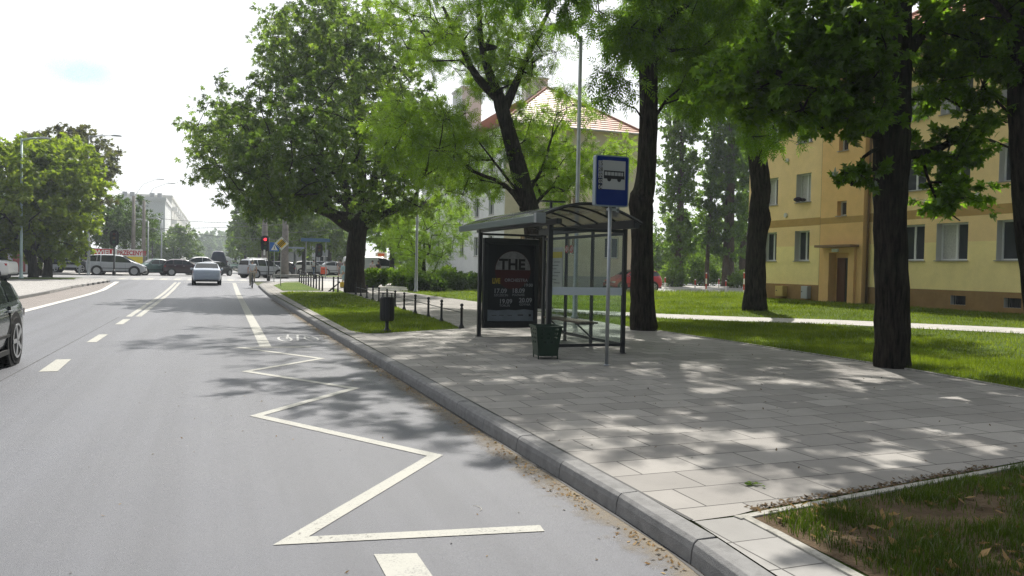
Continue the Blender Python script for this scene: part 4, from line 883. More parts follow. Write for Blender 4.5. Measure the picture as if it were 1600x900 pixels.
# boxes on the plinth
def meterbox(name, Y, z0, wd, h, d, m, label):
    x = 25.898; t = thing(name, (x, Y, z0), label, 'utility box'); b = MB(); b.b2((-d, -wd/2, 0), (0, wd/2, h)); b.build('cabinet', m, t, bevel=.01)
    b = MB(); b.b2((-d-.012, -wd/2+.03, .05), (-d-.002, wd/2-.03, h-.05)); b.build('door', m, t, bevel=.004)
    b = MB(); b.b2((-d-.03, wd*.25, h*.5), (-d-.013, wd*.33, h*.6)); b.build('handle', M_BLACK, t)
meterbox('gas_box', 31.15, .66, .55, .50, .26, mat('gas_box_yellow', (.55, .40, .12), .6), 'small yellow gas meter box on the brown plinth below the left windows')
meterbox('electric_box', 29.45, .62, .42, .58, .22, mat('grey_box', (.45, .46, .46), .6), 'light grey electricity box on the plinth beside the entrance bay')
# --- the cream house with the red tiled roof
C_W = mat('cream_render', (.56, .53, .42), .9, .15, var=.07, scale=.8); C_P = mat('house_plinth', (.33, .34, .33), .9, .15); C_W2 = mat('pale_render', (.66, .67, .66), .9, .15, var=.05, scale=1)
M_GLZ = mat('glazed_tile', (.55, .30, .20), .34, .8, var=.18, scale=6)
CB = thing('house', (20.1, 55, .3), 'cream rendered three-storey house with a red tiled hip roof behind the bus shelter', 'building')
cw = MB(); cb = [(0, 1), (1.25, 0)]
fl = [(2.7, 4.3), (5.9, 7.5), (9.2, 10.7)]
H1 = [(s-.6, s+.6, a, b) for s in (1.9, 9.0) for a, b in fl]+[(5.2, 5.9, a+.2, b) for a, b in fl]
facade(cw, (20.1, 55, 0), (1, 0, 0), (0, -1, 0), 11.2, .1, 12.5, H1, cb, .2, 0)
H2 = [(s-.6, s+.6, a, b) for s in (3, 6.6, 10.6, 14.4, 18.4, 22.4) for a, b in fl]
facade(cw, (20.1, 55, 0), (0, 1, 0), (-1, 0, 0), 25, .1, 12.5, H2, [(0, 1), (1.25, 2)], .2, 2)
facade(cw, (31.3, 55, 0), (0, 1, 0), (1, 0, 0), 25, .1, 12.5, [], cb); facade(cw, (20.1, 80, 0), (1, 0, 0), (0, 1, 0), 11.2, .1, 12.5, [], cb)
cw.build('wall', [C_W, C_P, C_W2], CB, world=True)
for h in H1: window(CB, (20.1, 55, 0), (1, 0, 0), (0, -1, 0), h, .18)
for h in H2: window(CB, (20.1, 55, 0), (0, 1, 0), (-1, 0, 0), h, .18)
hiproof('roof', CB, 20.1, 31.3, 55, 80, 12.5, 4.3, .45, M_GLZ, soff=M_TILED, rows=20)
g = MB(); g.tube([(19.6, 54.5, 12.46), (31.8, 54.5, 12.46)], .08, 8); g.build('gutter', M_GREY, CB, world=True)
g = MB(); g.b2((24.6, 62.6, 15.5), (26.6, 63.6, 18.0)); g.b2((24.5, 62.5, 17.98), (26.7, 63.7, 18.1)); g.build('chimney', C_W2, CB, world=True)
g = MB(); g.b2((20.3, 67.0, 12.0), (22.1, 70, 17.6)); g.b2((20.2, 66.9, 17.58), (22.2, 70.1, 17.75)); g.build('chimney', C_W2, CB, world=True)
# --- generic far blocks
def block(name, label, x0, x1, y0, y1, h, m, nx, ny, nf, roofh=.5, cat='building', wz=.5, mr=None, balc=0, base=0.3):
    t = thing(name, ((x0+x1)/2, y0, base), label, cat); mb = MB(); fh = (h-1)/nf; W_ = []
    hx = [((i+.5)*(x1-x0)/nx-.7, (i+.5)*(x1-x0)/nx+.7, 1.4+k*fh, 1.4+k*fh+fh*.5) for i in range(nx) for k in range(nf)]
    hy = [((i+.5)*(y1-y0)/ny-.8, (i+.5)*(y1-y0)/ny+.8, 1.4+k*fh, 1.4+k*fh+fh*.5) for i in range(ny) for k in range(nf)]
    side = x1 if abs(x1) < abs(x0) else x0; nrm = (1, 0, 0) if side == x1 else (-1, 0, 0); other = x0 if side == x1 else x1
    facade(mb, (x0, y0, 0), (1, 0, 0), (0, -1, 0), x1-x0, base, h, hx, [(0, 0)], .15); facade(mb, (side, y0, 0), (0, 1, 0), nrm, y1-y0, base, h, hy, [(0, 0)], .15)
    facade(mb, (other, y0, 0), (0, 1, 0), nrm, y1-y0, base, h, [], [(0, 0)]); facade(mb, (x0, y1, 0), (1, 0, 0), (0, 1, 0), x1-x0, base, h, [], [(0, 0)])
    mb.b2((x0-.25, y0-.25, h), (x1+.25, y1+.25, h+roofh)); mb.build('wall', m, t, world=True)
    for H, oo, uu, nn in ((hx, (x0, y0, 0), (1, 0, 0), (0, -1, 0)), (hy, (side, y0, 0), (0, 1, 0), nrm)):
        for hh in H[:60]: window(t, oo, uu, nn, hh, .14, 1, 0, .09, sill=False)
    if balc:
        for i in range(0, ny, 2):
            for k in range(1, nf):
                z = 1.2+k*fh; y = y0+(i+.5)*(y1-y0)/ny; g = MB(); g.b2((side, y-1.6, z), (side+nrm[0]*1.3, y+1.6, z+1.0)); g.build('balcony', mr or M_WHITE, t, world=True)
    return t
M_BLK = mat('white_render', (.70, .71, .70), .9, .1, var=.05, scale=.5); M_BLK2 = mat('pale_cream_render', (.62, .62, .58), .9, .1)
bl = block('apartment_block', 'white flat-roofed block with rooftop chimneys, nearest of the far row on the left', -19.6, -10.3, 190, 215, 15.0, M_BLK, 0, 0, 4, .8)
g = MB(); 
for x in (-19, -17.5, -13.5, -12): g.b2((x, 192, 15.8), (x+.9, 193, 16.9))
g.build('chimney', M_GREY, bl, world=True)
block('apartment_block', 'long pale block with balconies receding behind the white block on the left', -22, -10.5, 222, 300, 18.2, M_BLK2, 3, 12, 5, .6, balc=1)
block('apartment_block', 'farthest block with balconies, ending the row left of the street', -24, -10.7, 310, 400, 18.8, M_BLK2, 3, 10, 5, .6, balc=1)
block('office_building', 'grey house with narrow dark windows across the junction, left of the chestnut trunk', 14.6, 20.5, 122, 132, 7.6, mat('grey_render', (.33, .35, .37), .9, .1), 3, 3, 2, .3)
lb = block('corner_house', 'house at the left edge of the photo, only its dark roof corner above the trees', -60, -26.8, 82, 110, 13.0, mat('grey_render2', (.30, .29, .28), .9), 4, 3, 4, .6, mr=None)
g = MB(); g.b2((-61, 81, 13.6), (-26.2, 111, 14.2)); g.build('roof', mat('dark_roof', (.05, .045, .045), .7), lb, world=True)
# low walls and sheds across the junction
def shed(name, label, px0, px1, pyt, Yd, d, m, cat, roof=None, extra=None):
    a = AY(px0, pyt, Yd); b = AY(px1, pyt, Yd); z0 = .38; t = thing(name, ((a[0]+b[0])/2, Yd, z0), label, cat)
    mb = MB(); mb.b2((a[0], Yd, z0), (b[0], Yd+d, a[2])); mb.build('wall', m, t, world=True)
    mb = MB(); mb.b2((a[0]-.25, Yd-.35, a[2]+.003), (b[0]+.25, Yd+d+.2, a[2]+.16)); mb.build('roof', roof or M_GREY, t, world=True)
    n = max(2, int((b[0]-a[0])/1.6)); mb = MB()
    for i in range(n): x = a[0]+(b[0]-a[0])*(i+.5)/n; mb.b2((x-.5, Yd-.04, z0+.15), (x+.5, Yd-.003, a[2]-.35))
    mb.build('shutter', extra or M_GREY, t, world=True)
    return t
shed('kiosk', 'grey flat-roofed kiosk with panelled front across the junction, behind the concrete pole', 452, 470, 391, 106, 5, mat('kiosk_grey', (.20, .22, .24), .7), 'kiosk', mat('kiosk_roof', (.35, .38, .42), .6), mat('kiosk_panel', (.27, .29, .31), .6))
shed('garage', 'low yellow building behind the parked cars across the junction', 470, 492, 409, 112, 6, mat('yellow_wall', (.62, .50, .16), .85), 'garage', None, mat('yellow_wall2', (.55, .44, .14), .85))
shed('kiosk', 'newspaper kiosk with red panels behind the white parked car on the left', -12, 44, 384, 84, 5, mat('kiosk_white', (.62, .60, .58), .7), 'kiosk', mat('kiosk_roof2', (.4, .38, .36), .7), mat('red_panel', (.38, .10, .09), .6))
shed('shop', 'dark low shop behind the black van on the left', 80, 146, 388, 108, 6, mat('dark_wall', (.05, .055, .055), .8), 'shop', None, mat('dark_panel', (.07, .075, .08), .4))

# ---------------------------------------------------------------- bus shelter
SZ = .150; S = thing('bus_shelter', (5.78, 13.45, SZ), 'black-framed glass bus shelter with an arched smoked roof and a concert poster', 'bus shelter')
X0, X1, Y0, Y1 = 0.0, 1.62, 0.0, 3.95; HP = 2.50
fr = [('post', (X0+.05, Y0, .09)), ('post', (X1, Y0, .075)), ('post', (X0, Y1, .085)), ('post', (X1, Y1, .075)), ('post', (X1, 1.38, .06)), ('post', (X1, 2.68, .06))]
for nme, (x, y, w_) in fr:
    b = MB(); b.b2((x-w_/2, y-w_/2, 0), (x+w_/2, y+w_/2, HP)); b.b2((x-w_*.8, y-w_*.8, 0), (x+w_*.8, y+w_*.8, .012)); b.build(nme, M_DARKMETAL, S, bevel=.006)
for a, c in (((X0+.1, Y0-.025, 2.32), (X1-.04, Y0+.025, 2.38)), ((X0+.1, Y0-.02, .14), (X1-.04, Y0+.02, .20)), ((X1-.025, .04, .14), (X1+.025, Y1-.04, .20)), ((X1-.025, .04, 2.28), (X1+.025, Y1-.04, 2.34)), ((X0+.045, Y1-.02, 2.36), (X1-.04, Y1+.02, 2.41))):
    b = MB(); b.b2(a, c); b.build('rail', M_DARKMETAL, S, bevel=.004)
for a, c in (((X0+.11, Y0-.005, .21), (X1-.05, Y0+.005, 2.315)),):
    b = MB(); b.b2(a, c); b.build('glass_pane', M_GLASS, S)
for ya, yb in ((.05, 1.34), (1.42, 2.64), (2.72, 3.90)):
    b = MB(); b.b2((X1-.005, ya, .21), (X1+.005, yb, 2.275)); b.build('glass_pane', M_GLASS, S)
b = MB(); b.b2((X0+.11, Y0-.012, 1.12), (X1-.05, Y0-.007, 1.27)); b.build('white_stripe', mat('frosted_strip', (.62, .67, .68), .7), S)
# arched roof
RX0, RX1, RY0, RY1 = -.40, 1.72, -.45, 4.20
def rz(x): t = (x-RX0)/(RX1-RX0); return 2.50+.34*math.sin(math.pi*(t*.93+.05))
ns = 16; b = MB(); xs = [RX0+(RX1-RX0)*i/ns for i in range(ns+1)]
for i in range(ns): b.add([(xs[i], RY0, rz(xs[i])), (xs[i+1], RY0, rz(xs[i+1])), (xs[i+1], RY1, rz(xs[i+1])), (xs[i], RY1, rz(xs[i]))], [(0, 1, 2, 3)])
rf = b.build('roof', M_ROOFGL, S, smooth=True)
for k in range(7):
    y = RY0+(RY1-RY0)*k/6; b = MB(); b.tube([(x, y, rz(x)+(.0 if 0 < k < 6 else .0)-.03) for x in xs], .022 if 0 < k < 6 else .032, 6); b.build('rib', M_DARKMETAL, rf)
b = MB(); b.b2((RX0-.05, RY0-.02, 2.43), (RX0+.06, RY1+.02, 2.56)); b.build('gutter', mat('gutter_grey_green', (.10, .13, .125), .35, .6, .2), rf, bevel=.01)
b = MB(); b.b2((RX0-.052, RY0-.06, 2.42), (RX0+.14, RY0+.05, 2.60)); b.build('end_cap', mat('cap_grey', (.22, .235, .235), .4, .5), rf, bevel=.01)
b = MB(); b.b2((X1-.06, RY0, 2.40), (X1+.06, RY1, 2.56)); b.build('beam', M_DARKMETAL, rf, bevel=.01)
b = MB(); b.b2((X0-.02, RY0, 2.42), (X0+.08, RY1, 2.52)); b.build('beam', M_DARKMETAL, rf, bevel=.01)
b = MB(); b.b2((X0+.02, -.05, 2.70), (X0+.06, -.01, 2.84)); b.b2((X0-.16, -.10, 2.84), (X0+.30, .04, 2.865)); b.build('bracket', M_DARKMETAL, S)
# bench
b = MB()
for k in range(4): b.b2((X1-.46+k*.105, .95, .50), (X1-.37+k*.105, 2.85, .535))
be = b.build('bench_seat', mat('bench_wood', (.09, .06, .04), .7, var=.2, scale=12), S, bevel=.006)
b = MB()
for y in (1.2, 2.6): b.tube([(X1-.42, y, .49), (X1-.03, y, .16)], .018, 6); b.tube([(X1-.45, y, .485), (X1-.03, y, .485)], .02, 6)
b.build('bracket', M_DARKMETAL, S)
# poster case
PX0, PX1, PY = .06, 1.42, Y1-.06
b = MB(); b.b2((PX0, PY-.07, .20), (PX1, PY+.07, .36)); b.b2((PX0, PY-.07, 2.16), (PX1, PY+.07, 2.30)); b.b2((PX0, PY-.07, .36), (PX0+.10, PY+.07, 2.16)); b.b2((PX1-.10, PY-.07, .36), (PX1, PY+.07, 2.16)); b.b2((PX0+.1, PY-.02, .36), (PX1-.1, PY+.06, 2.16))
pc = b.build('poster_case', M_DARKMETAL, S, bevel=.006)
M_PBK = mat('poster_black', (.016, .017, .020), .35, .3); M_PWH = mat('poster_white', (.3, .3, .3), .5); M_PRED = mat('poster_dark_red', (.06, .005, .006), .4); M_PYEL = mat('poster_yellow', (.48, .36, .03), .5); M_PGR = mat('poster_grey', (.17, .19, .21), .5, var=.15, scale=4)
b = MB(); b.b2((PX0+.10, PY-.030, .36), (PX1-.10, PY-.024, 2.16)); po = b.build('poster', M_PBK, S)
L0, B0, PW, PH_ = PX0+.10, .36, PX1-PX0-.2, 1.8
def pp(u_, v_, k=0): return (L0+u_*PW, PY-.032-.002*k, B0+v_*PH_)
def disc(mb, cu, cv, r, a0, a1, k, n=28):
    c = Vector(pp(cu, cv, k)); pts = [(c.x+r*math.cos(a0+(a1-a0)*i/n), c.y, c.z+r*math.sin(a0+(a1-a0)*i/n)) for i in range(n+1)]
    mb.add(pts, [tuple(range(n+1))])
cuv = (.54, .665)
b = MB(); disc(b, *cuv, .455, 0, 2*math.pi, 0, 40); b.build('rim_ring', mat('ring_red', (.05, .01, .01), .4), po)
b = MB(); disc(b, cuv[0], cuv[1]+.003, .435, 0, math.pi, 1); b.build('upper_half', mat('poster_pale', (.25, .245, .24), .5, var=.25, scale=10), po)
b = MB(); disc(b, cuv[0], cuv[1]-.003, .435, math.pi, 2*math.pi, 1); b.build('lower_half', M_PRED, po)
b = MB(); b.add([pp(0, 0, 1), pp(1, 0, 1), pp(1, .14, 1), pp(.8, .155, 1), pp(.6, .14, 1), pp(.45, .15, 1), pp(.2, .138, 1), pp(0, .15, 1)], [tuple(range(8))]); b.build('bottom_band', M_PGR, po)
U3 = (1, 0, 0); V3 = (0, 0, 1)
def ptx(s, size, u_, v_, m, k=3, al='LEFT', sx=1, bold=.0):
    p = Vector(pp(u_, v_, k)); q = text(s, size, p, U3, V3, m, po, 'lettering', .001, al, sx, world=False, bold=bold); return q
M_TW = mat('poster_lettering', (.34, .34, .35), .5); M_TB = mat('poster_black_ink', (.010, .006, .006), .5)
ptx('THE', .34, cuv[0]-.02, cuv[1]+.012, M_TB, al='CENTER', sx=1.05, bold=.012); 
ptx('LIVE', .17, .10, .49, M_PYEL, sx=.62, bold=.006); ptx('ORCHESTRA', .105, .36, .515, M_TW, sx=.98, bold=.001)
ptx('19:00', .105, .78, .452, M_TW, bold=.001)
for s, c, u_, v_ in (('17.09', 'SZCZECIN', .13, .365), ('18.09', 'POZNAŃ', .52, .37), ('19.09', 'TORUŃ', .25, .23), ('20.09', 'GDYNIA', .68, .245)):
    ptx(s, .15, u_, v_, M_TW, bold=.003); ptx(c, .075, u_+.01, v_-.042, M_TW)
b = MB()
for u_ in (.1, .26, .44): b.add([pp(u_, .072, 3), pp(u_+.1, .072, 3), pp(u_+.1, .079, 3), pp(u_, .079, 3)], [(0, 1, 2, 3)])
b.add([pp(.66, .07, 3), pp(.78, .07, 3), pp(.78, .085, 3), pp(.66, .085, 3)], [(0, 1, 2, 3)]); b.add([pp(.90, .06, 3), pp(.95, .06, 3), pp(.95, .09, 3), pp(.90, .09, 3)], [(0, 1, 2, 3)])
b.build('sponsor_marks', M_TB, po)
# timetable board and two round stickers
b = MB(); b.b2((X1-.05, 2.78, 1.15), (X1-.03, 3.60, 2.10)); tt = b.build('timetable', mat('timetable_paper', (.52, .53, .50), .6), S)
b = MB(); b.b2((X1-.054, 2.80, 1.86), (X1-.051, 3.58, 2.0)); b.build('header', mat('timetable_yellow', (.60, .50, .05), .5), tt)
b = MB()
for k in range(7): b.b2((X1-.054, 2.9+.1*(k % 3), 1.76-.08*k), (X1-.051, 3.0+.1*(k % 3)+.25, 1.775-.08*k))
b.build('rows', mat('timetable_ink', (.12, .12, .12), .6), tt)
for y in (2.55, 2.30):
    b = MB(); b.tube([(X1-.06, y, 2.05), (X1-.045, y, 2.05)], .085, 16); st_ = b.build('sticker', mat('sticker_white', (.6, .58, .56), .5), S)
    b = MB(); 
    for i in range(16):
        a0, a1 = i*math.pi/8, (i+1)*math.pi/8
        b.add([(X1-.062, y+r*math.cos(a), 2.05+r*math.sin(a)) for r, a in ((.06, a0), (.085, a0), (.085, a1), (.06, a1))], [(0, 1, 2, 3)])
    b.add([(X1-.0625, y-.05, 2.0), (X1-.0625, y-.035, 1.99), (X1-.0625, y+.05, 2.1), (X1-.0625, y+.035, 2.11)], [(0, 1, 2, 3)])
    b.build('ring', mat('sticker_red', (.45, .03, .03), .5), st_)
# ---------------------------------------------------------------- bus stop sign
B = thing('bus_stop_sign', (6.18, 11.77, SZ), 'blue bus stop sign with a bus pictogram on a tall grey pole', 'sign')
b = MB(); b.tube([(0, 0, -.02), (0, .0, 3.0)], .031, 12); b.tube([(0, 0, 0), (0, 0, .02)], .05, 12); b.build('pole', M_METAL, B, smooth=True)
b = MB(); b.b2((.14, .01, 2.58), (.17, .04, 2.75)); b.b2((-.04, .01, 2.60), (.18, .05, 2.64)); b.build('bracket', M_METAL, B)
M_BLUE = mat('sign_blue', (.003, .02, .14), .6, .15, var=.05, scale=3)
BL, BR, BB, BT, BD = -.335, .285, 2.66, 3.50, -.10
def rrect(l, r, bt, t, rd, n=5):
    o = []
    for cx, cz, a in ((r-rd, t-rd, 0), (l+rd, t-rd, 90), (l+rd, bt+rd, 180), (r-rd, bt+rd, 270)):
        for i in range(n+1): an = R_(a+90*i/n); o.append((cx+rd*math.cos(an), cz+rd*math.sin(an)))
    return o
b = MB(); b.prism(rrect(BL, BR, BB, BT, .035), .10, (0, .0, 0)); bd = b.build('sign_board', mat('sign_casing', (.20, .24, .27), .4, .5, .3), B)   # casing, extruded towards -Y
b = MB(); b.prism(rrect(BL+.02, BR-.02, BB+.02, BT-.02, .03), .004, (0, -.101, 0)); fc = b.build('face', M_BLUE, bd)
def sp(u_, v_): return (BL+u_*(BR-BL), BB+(1-v_)*(BT-BB))
def srect(mb, u0, u1, v0, v1, d, mi=0):
    a = sp(u0, v1); c = sp(u1, v0); mb.b2((a[0], d-.003, a[1]), (c[0], d, c[1]), mi)
b = MB(); srect(b, .20, .885, .10, .665, -.106); b.build('white_panel', mat('sign_white', (.38, .38, .36), .45), bd)
b = MB()
srect(b, .24, .845, .30, .325, -.111); srect(b, .24, .86, .395, .46, -.111); srect(b, .815, .845, .325, .395, -.111); srect(b, .24, .262, .325, .395, -.111)
for u_ in (.345, .44, .545, .65, .745): srect(b, u_, u_+.012, .325, .395, -.111)
for u_ in (.40, .70):
    c = sp(u_, .468); b.prism([(c[0]+.037*math.cos(t_*math.pi/8), c[1]+.037*math.sin(t_*math.pi/8)) for t_ in range(16)], .004, (0, -.109, 0))
b.build('bus_pictogram', M_BLACK, bd)
M_SG = mat('sign_white', (.38, .38, .36))
for i, s in enumerate(('15', '28', '32', '02', '04')):
    v_ = .115+i*.115; b = MB(); srect(b, .075, .20, v_, v_+.105, -.1105); q = b.build('route_plate', M_SG if i < 3 else M_BLACK, bd)
    p = sp(.138, v_+.092); text(s, .092, (p[0], -.117, p[1]), U3, V3, M_BLACK if i < 3 else M_SG, q, 'lettering', .001, 'CENTER', .85, world=False, bold=.001)
# ---------------------------------------------------------------- bins
Gb = thing('litter_bin', (5.58, 12.98, SZ), 'dark green tapered metal bin with punched holes standing by the near shelter post', 'litter bin', rz=R_(-8), sc=.94)
M_GRN = mat('bin_green', (.005, .028, .013), .35, .5, var=.2, scale=6)
b = MB(); wt, wb, z0, z1 = .255, .185, .06, .62; th = .012
NB, NR = 7, 14
for sx in range(4):
    a = sx*math.pi/2; R2 = Matrix.Rotation(a, 3, 'Z')
    for i in range(NB):
        for j in range(NR):
            hole = j in (8, 10, 12) and i in (1, 3, 5) or (j == 6 and i in (2, 4))
            if hole and sx in (0, 1, 2, 3): continue
            q = []
            for ii, jj in ((i, j), (i+1, j), (i+1, j+1), (i, j+1)):
                t_ = jj/NR; w_ = wb+(wt-wb)*t_; q.append(R2 @ Vector((-w_+2*w_*ii/NB, -w_, z0+(z1-z0)*t_)))
            nn = (R2 @ Vector((0, 1, 0)))*th; b.add(q+[p+nn for p in q], [(0, 1, 2, 3), (4, 5, 6, 7), (0, 1, 5, 4), (2, 3, 7, 6), (0, 3, 7, 4), (1, 2, 6, 5)])
b.b2((-wb+.01, -wb+.01, z0), (wb-.01, wb-.01, z0+.015)); b.build('body', M_GRN, Gb)
b = MB()
for sx in (-1, 1): b.b2((sx*wt-.016, -wt-.016, z1-.02), (sx*wt+.016, wt+.016, z1+.012)); b.b2((-wt, sx*wt-.016, z1-.02), (wt, sx*wt+.016, z1+.012))
b.build('rim', M_GRN, Gb, bevel=.004)
for sx in (-1, 1):
    for sy in (-1, 1): b = MB(); b.tube([(sx*wb, sy*wb, 0), (sx*(wb+.004), sy*(wb+.004), z0+.1)], .012, 6); b.build('leg', M_GRN, Gb)
p = (3.96, 19.05); Bb = thing('litter_bin', (p[0], p[1], SZ), 'black barrel litter bin on a post in the grass at the corner of the lawn', 'litter bin')
b = MB(); b.lathe([(.12, 0), (.12, .015), (.07, .05), (.045, .09), (.045, .30)], 14); b.build('post', M_CAST, Bb, smooth=True)
b = MB(); b.lathe([(.15, .26), (.165, .28), (.168, .82), (.16, .84)], 18); 
for k in range(18): a = k*math.pi/9; b.box((.17*math.cos(a), .17*math.sin(a), .55), (.012, .03, .52), rz=a)
b.build('body', M_CAST, Bb)
b = MB(); 
for sx in (-.11, 0, .11): b.tube([(sx, 0, .80), (sx, 0, .93)], .014, 6)
b.tube([(0, 0, .93), (0, 0, .945)], .19, 18); b.build('lid', M_CAST, Bb)
# ---------------------------------------------------------------- bollards
def make_bollard(label, loc, h=.66, rail=None, group='bollards joined by a rail along the kerbside lawn'):
    t = thing('bollard', loc, label, 'bollard', group)
    b = MB(); b.lathe([(.078, -.02), (.078, .03), (.05, .09), (.036, .14), (.034, h-.16), (.045, h-.15), (.045, h-.13), (.03, h-.11), (.026, h-.08)], 12); b.build('post', M_CAST, t, smooth=True)
    b = MB(); b.sphere((0, 0, h-.045), .048, 12, 8); b.build('ball_top', M_CAST, t, smooth=True)
    if rail is not None:
        b = MB(); b.tube([(0, 0, h-.24), tuple(rail)], .013, 6); b.build('rail', M_CAST, t)
    return t
ordn = ['first', 'second', 'third', 'fourth', 'fifth', 'sixth', 'seventh', 'eighth', 'ninth', 'tenth', 'eleventh', 'twelfth']
BP = [G(*q) for q in ((721, 513), (697, 503), (675, 496.5), (655, 490), (639, 484.5), (623, 480), (611, 476), (598, 472), (586, 469), (575, 466), (565, 463), (557, 460.5))]
BP = [(6.12+(y-19.9)*.048, y, SZ-.01+float(T0(0, y))) for x, y, z in BP]
for i, p in enumerate(BP):
    nx = BP[i+1] if i+1 < len(BP) else None
    make_bollard('ball-topped black bollard, %s of the railed row counted from the bus shelter' % ordn[i], p, rail=None if nx is None else (nx[0]-p[0], nx[1]-p[1], nx[2]-p[2]+.42))
def plain_bollard(label, loc, group, tilt=0):
    t = thing('bollard', loc, label, 'bollard', group); t.rotation_euler = (0, tilt, 0)
    b = MB(); b.lathe([(.06, -.05), (.06, .02), (.05, .05), (.045, .80)], 10); b.build('post', M_CAST, t, smooth=True)
    b = MB(); b.lathe([(.045, .80), (.055, .82), (.05, .88), (.02, .90)], 10); b.build('cap', M_CAST, t, smooth=True); return t
fb = [G(*q) for q in ((504, 455), (499, 452.5), (493, 450), (488, 448), (482, 446), (478, 444.8), (474, 443.6), (469, 442), (464, 440.6))]
fb = [(6.05, float(y), T(6.05, y)) for y in np.linspace(48.0, 61.5, 10)]
for i, p in enumerate(fb): plain_bollard('slim black bollard, %s of the row along the small far lawn counted from the chestnut' % ordn[i], p, 'bollards along the small far lawn')
plain_bollard('leaning black bollard tilted over at the near end of the far lawn row', (6.35, 47.5, .15), 'bollards along the small far lawn', R_(48))
for i, px in enumerate((521, 528)): 
    g = G(px, 456); plain_bollard(('left', 'right')[i]+' one of the two lone black bollards beside the chestnut trunk', g, 'pair of bollards by the chestnut')
# red and white posts by the car park
def striped(label, loc, h, r=.05, n=4):
    t = thing('marker_post', loc, label, 'post', 'striped posts by the car park'); b = MB(); 
    for k in range(n): b.tube([(0, 0, h*k/n), (0, 0, h*(k+1)/n)], r, 8, mi=k % 2, cap=True)
    b.build('post', [M_WHITE, mat('post_red', (.45, .05, .03), .6)], t); b = MB(); b.sphere((0, 0, h), r*1.1, 8, 5); b.build('cap', M_WHITE, t)
for lab, px, py, h, Yd in (('tall red and white striped post in front of the poplars', 1103, 457, 1.5, 48), ('red and white striped post beside the burled trunk', 1162, 458, 1.6, 46)):
    g = AY(px, py, Yd); striped(lab, (g[0], g[1], T(g[0], g[1])), h)
for lab, px, Yd in (('short white-topped post right behind the red car', 1039, 60), ('short white-topped post between the red car and the tall striped post', 1086, 55), ('short white-topped post left of the broad poplar trunk', 1123, 58), ('short white-topped post right of the tall striped post', 1134, 53)):
    g = AY(px, 450, Yd); striped(lab, (g[0], g[1], T(g[0], g[1])), .85, .055, 2)
# ---------------------------------------------------------------- lamps and poles
def lamp(label, base, h, arm, rb=.085, rt=.05, lum=True, m=None, drop=.0, group='street lamps'):
    t = thing('street_lamp', base, label, 'street lamp', group); m = m or M_METAL
    b = MB(); b.lathe([(rb*1.5, -.05), (rb*1.5, .08), (rb, .12), (rb, 1.1), (rb*.85, 1.2), (rt, h)], 12); b.build('pole', m, t, smooth=True)
    b = MB(); ax, ay = arm; L = math.hypot(ax, ay); b.tube([(0, 0, h-.1), (ax*.5, ay*.5, h+.05+drop*.5), (ax, ay, h+.12+drop)], [rt, rt*.8, rt*.7], 8); b.build('arm', m, t, smooth=True)
    a = math.atan2(ay, ax); b = MB(); b.box((ax+math.cos(a)*.35, ay+math.sin(a)*.35, h+.13+drop), (.80, .28, .10), rz=a); b.box((ax+math.cos(a)*.35, ay+math.sin(a)*.35, h+.19+drop), (.5, .18, .05), rz=a)
    b.build('luminaire', mat('luminaire_grey', (.42, .44, .45), .4, .5, .3), t, bevel=.02); return t
lamp('tall grey street lamp rising behind the bus shelter between the leaves', (11.07, 23.38, SZ-.01), 9.2, (-.55, -.1), .085, .058)
lamp('thin grey street lamp pole in front of the small leafy tree and hedge', (11.75, 47.9, .16), 9.5, (-1.5, 0), .10, .07)
lamp('pale green-grey street lamp at the left kerb beside the white parked car', (-12.44, 62.66, T0(0, 62.7)+.12), 9.6, (1.0, 0), .11, .07, m=mat('lamp_green_grey', (.33, .42, .41), .5, .5, .3))
g = AY(138, 428, 78); lamp('street lamp with a long arm reaching past the bronze-green tree on the left', (g[0], g[1], .45), 12.2, (1.8, 0), .11, .06)
for lab, px, Yd, tp in (('slim lamp pole left of the two far street poles, in front of the white block', 231, 104, 345), ('slim pale pole in front of the wide green tree above the dark hatchback', 252, 100, 343)):
    g = AY(px, 420, Yd); lamp(lab, (g[0], g[1], .4), AY(px, tp, Yd)[2]-.4, (-.6, 0), .1, .07)
M_CONC = mat('pole_concrete', (.24, .22, .20), .9, .15, var=.2, scale=3)
def mast(label, px, pyt, Yd, r, base=.4, arm=None, slab=False):
    g = AY(px, 425, Yd); z = AY(px, pyt, Yd)[2]; t = thing('utility_pole', (g[0], g[1], base), label, 'pole', 'concrete poles at the junction')
    b = MB(); b.tube([(0, 0, -.1), (0, 0, z-base)], [r, r*.62], 10); b.build('pole', M_CONC, t, smooth=True)
    b = MB(); b.b2((-.5, -.06, z-base-.7), (.5, .06, z-base-.6)); b.build('crossarm', M_METAL, t)
    if arm: b = MB(); b.tube([(0, 0, z-base-.2), (arm*.4, 0, z-base+1.5), (arm, 0, z-base+2.2)], .03, 6); b.box((arm+.4, 0, z-base+2.2), (.8, .25, .09)); b.build('lamp_arm', mat('pale_steel', (.6, .62, .63), .5), t)
    if slab: b = MB(); b.b2((-1.1, -.8, 0), (1.3, .8, .28)); b.build('footing', M_KERB2, t, bevel=.03)
    return (g[0], g[1], z)
m1 = mast('dark concrete pole with a lamp arm, left one of the pair above the banner', 208, 306, 107, .28, arm=2.6)
m2 = mast('dark concrete pole with a lamp arm, right one of the pair above the banner', 224, 313, 104, .26, arm=2.6)
m3 = mast('concrete pole directly behind the red traffic light', 413, 300, 84, .34, .5)
m4 = mast('thick concrete pole on a footing slab behind the diamond sign', 445, 318, 76, .36, .5, slab=True)
m5 = mast('dark concrete pole behind the black van on the left', 135, 395, 88, .30, .4)
M_WIRE = mat('wire', (.08, .08, .085), .6)
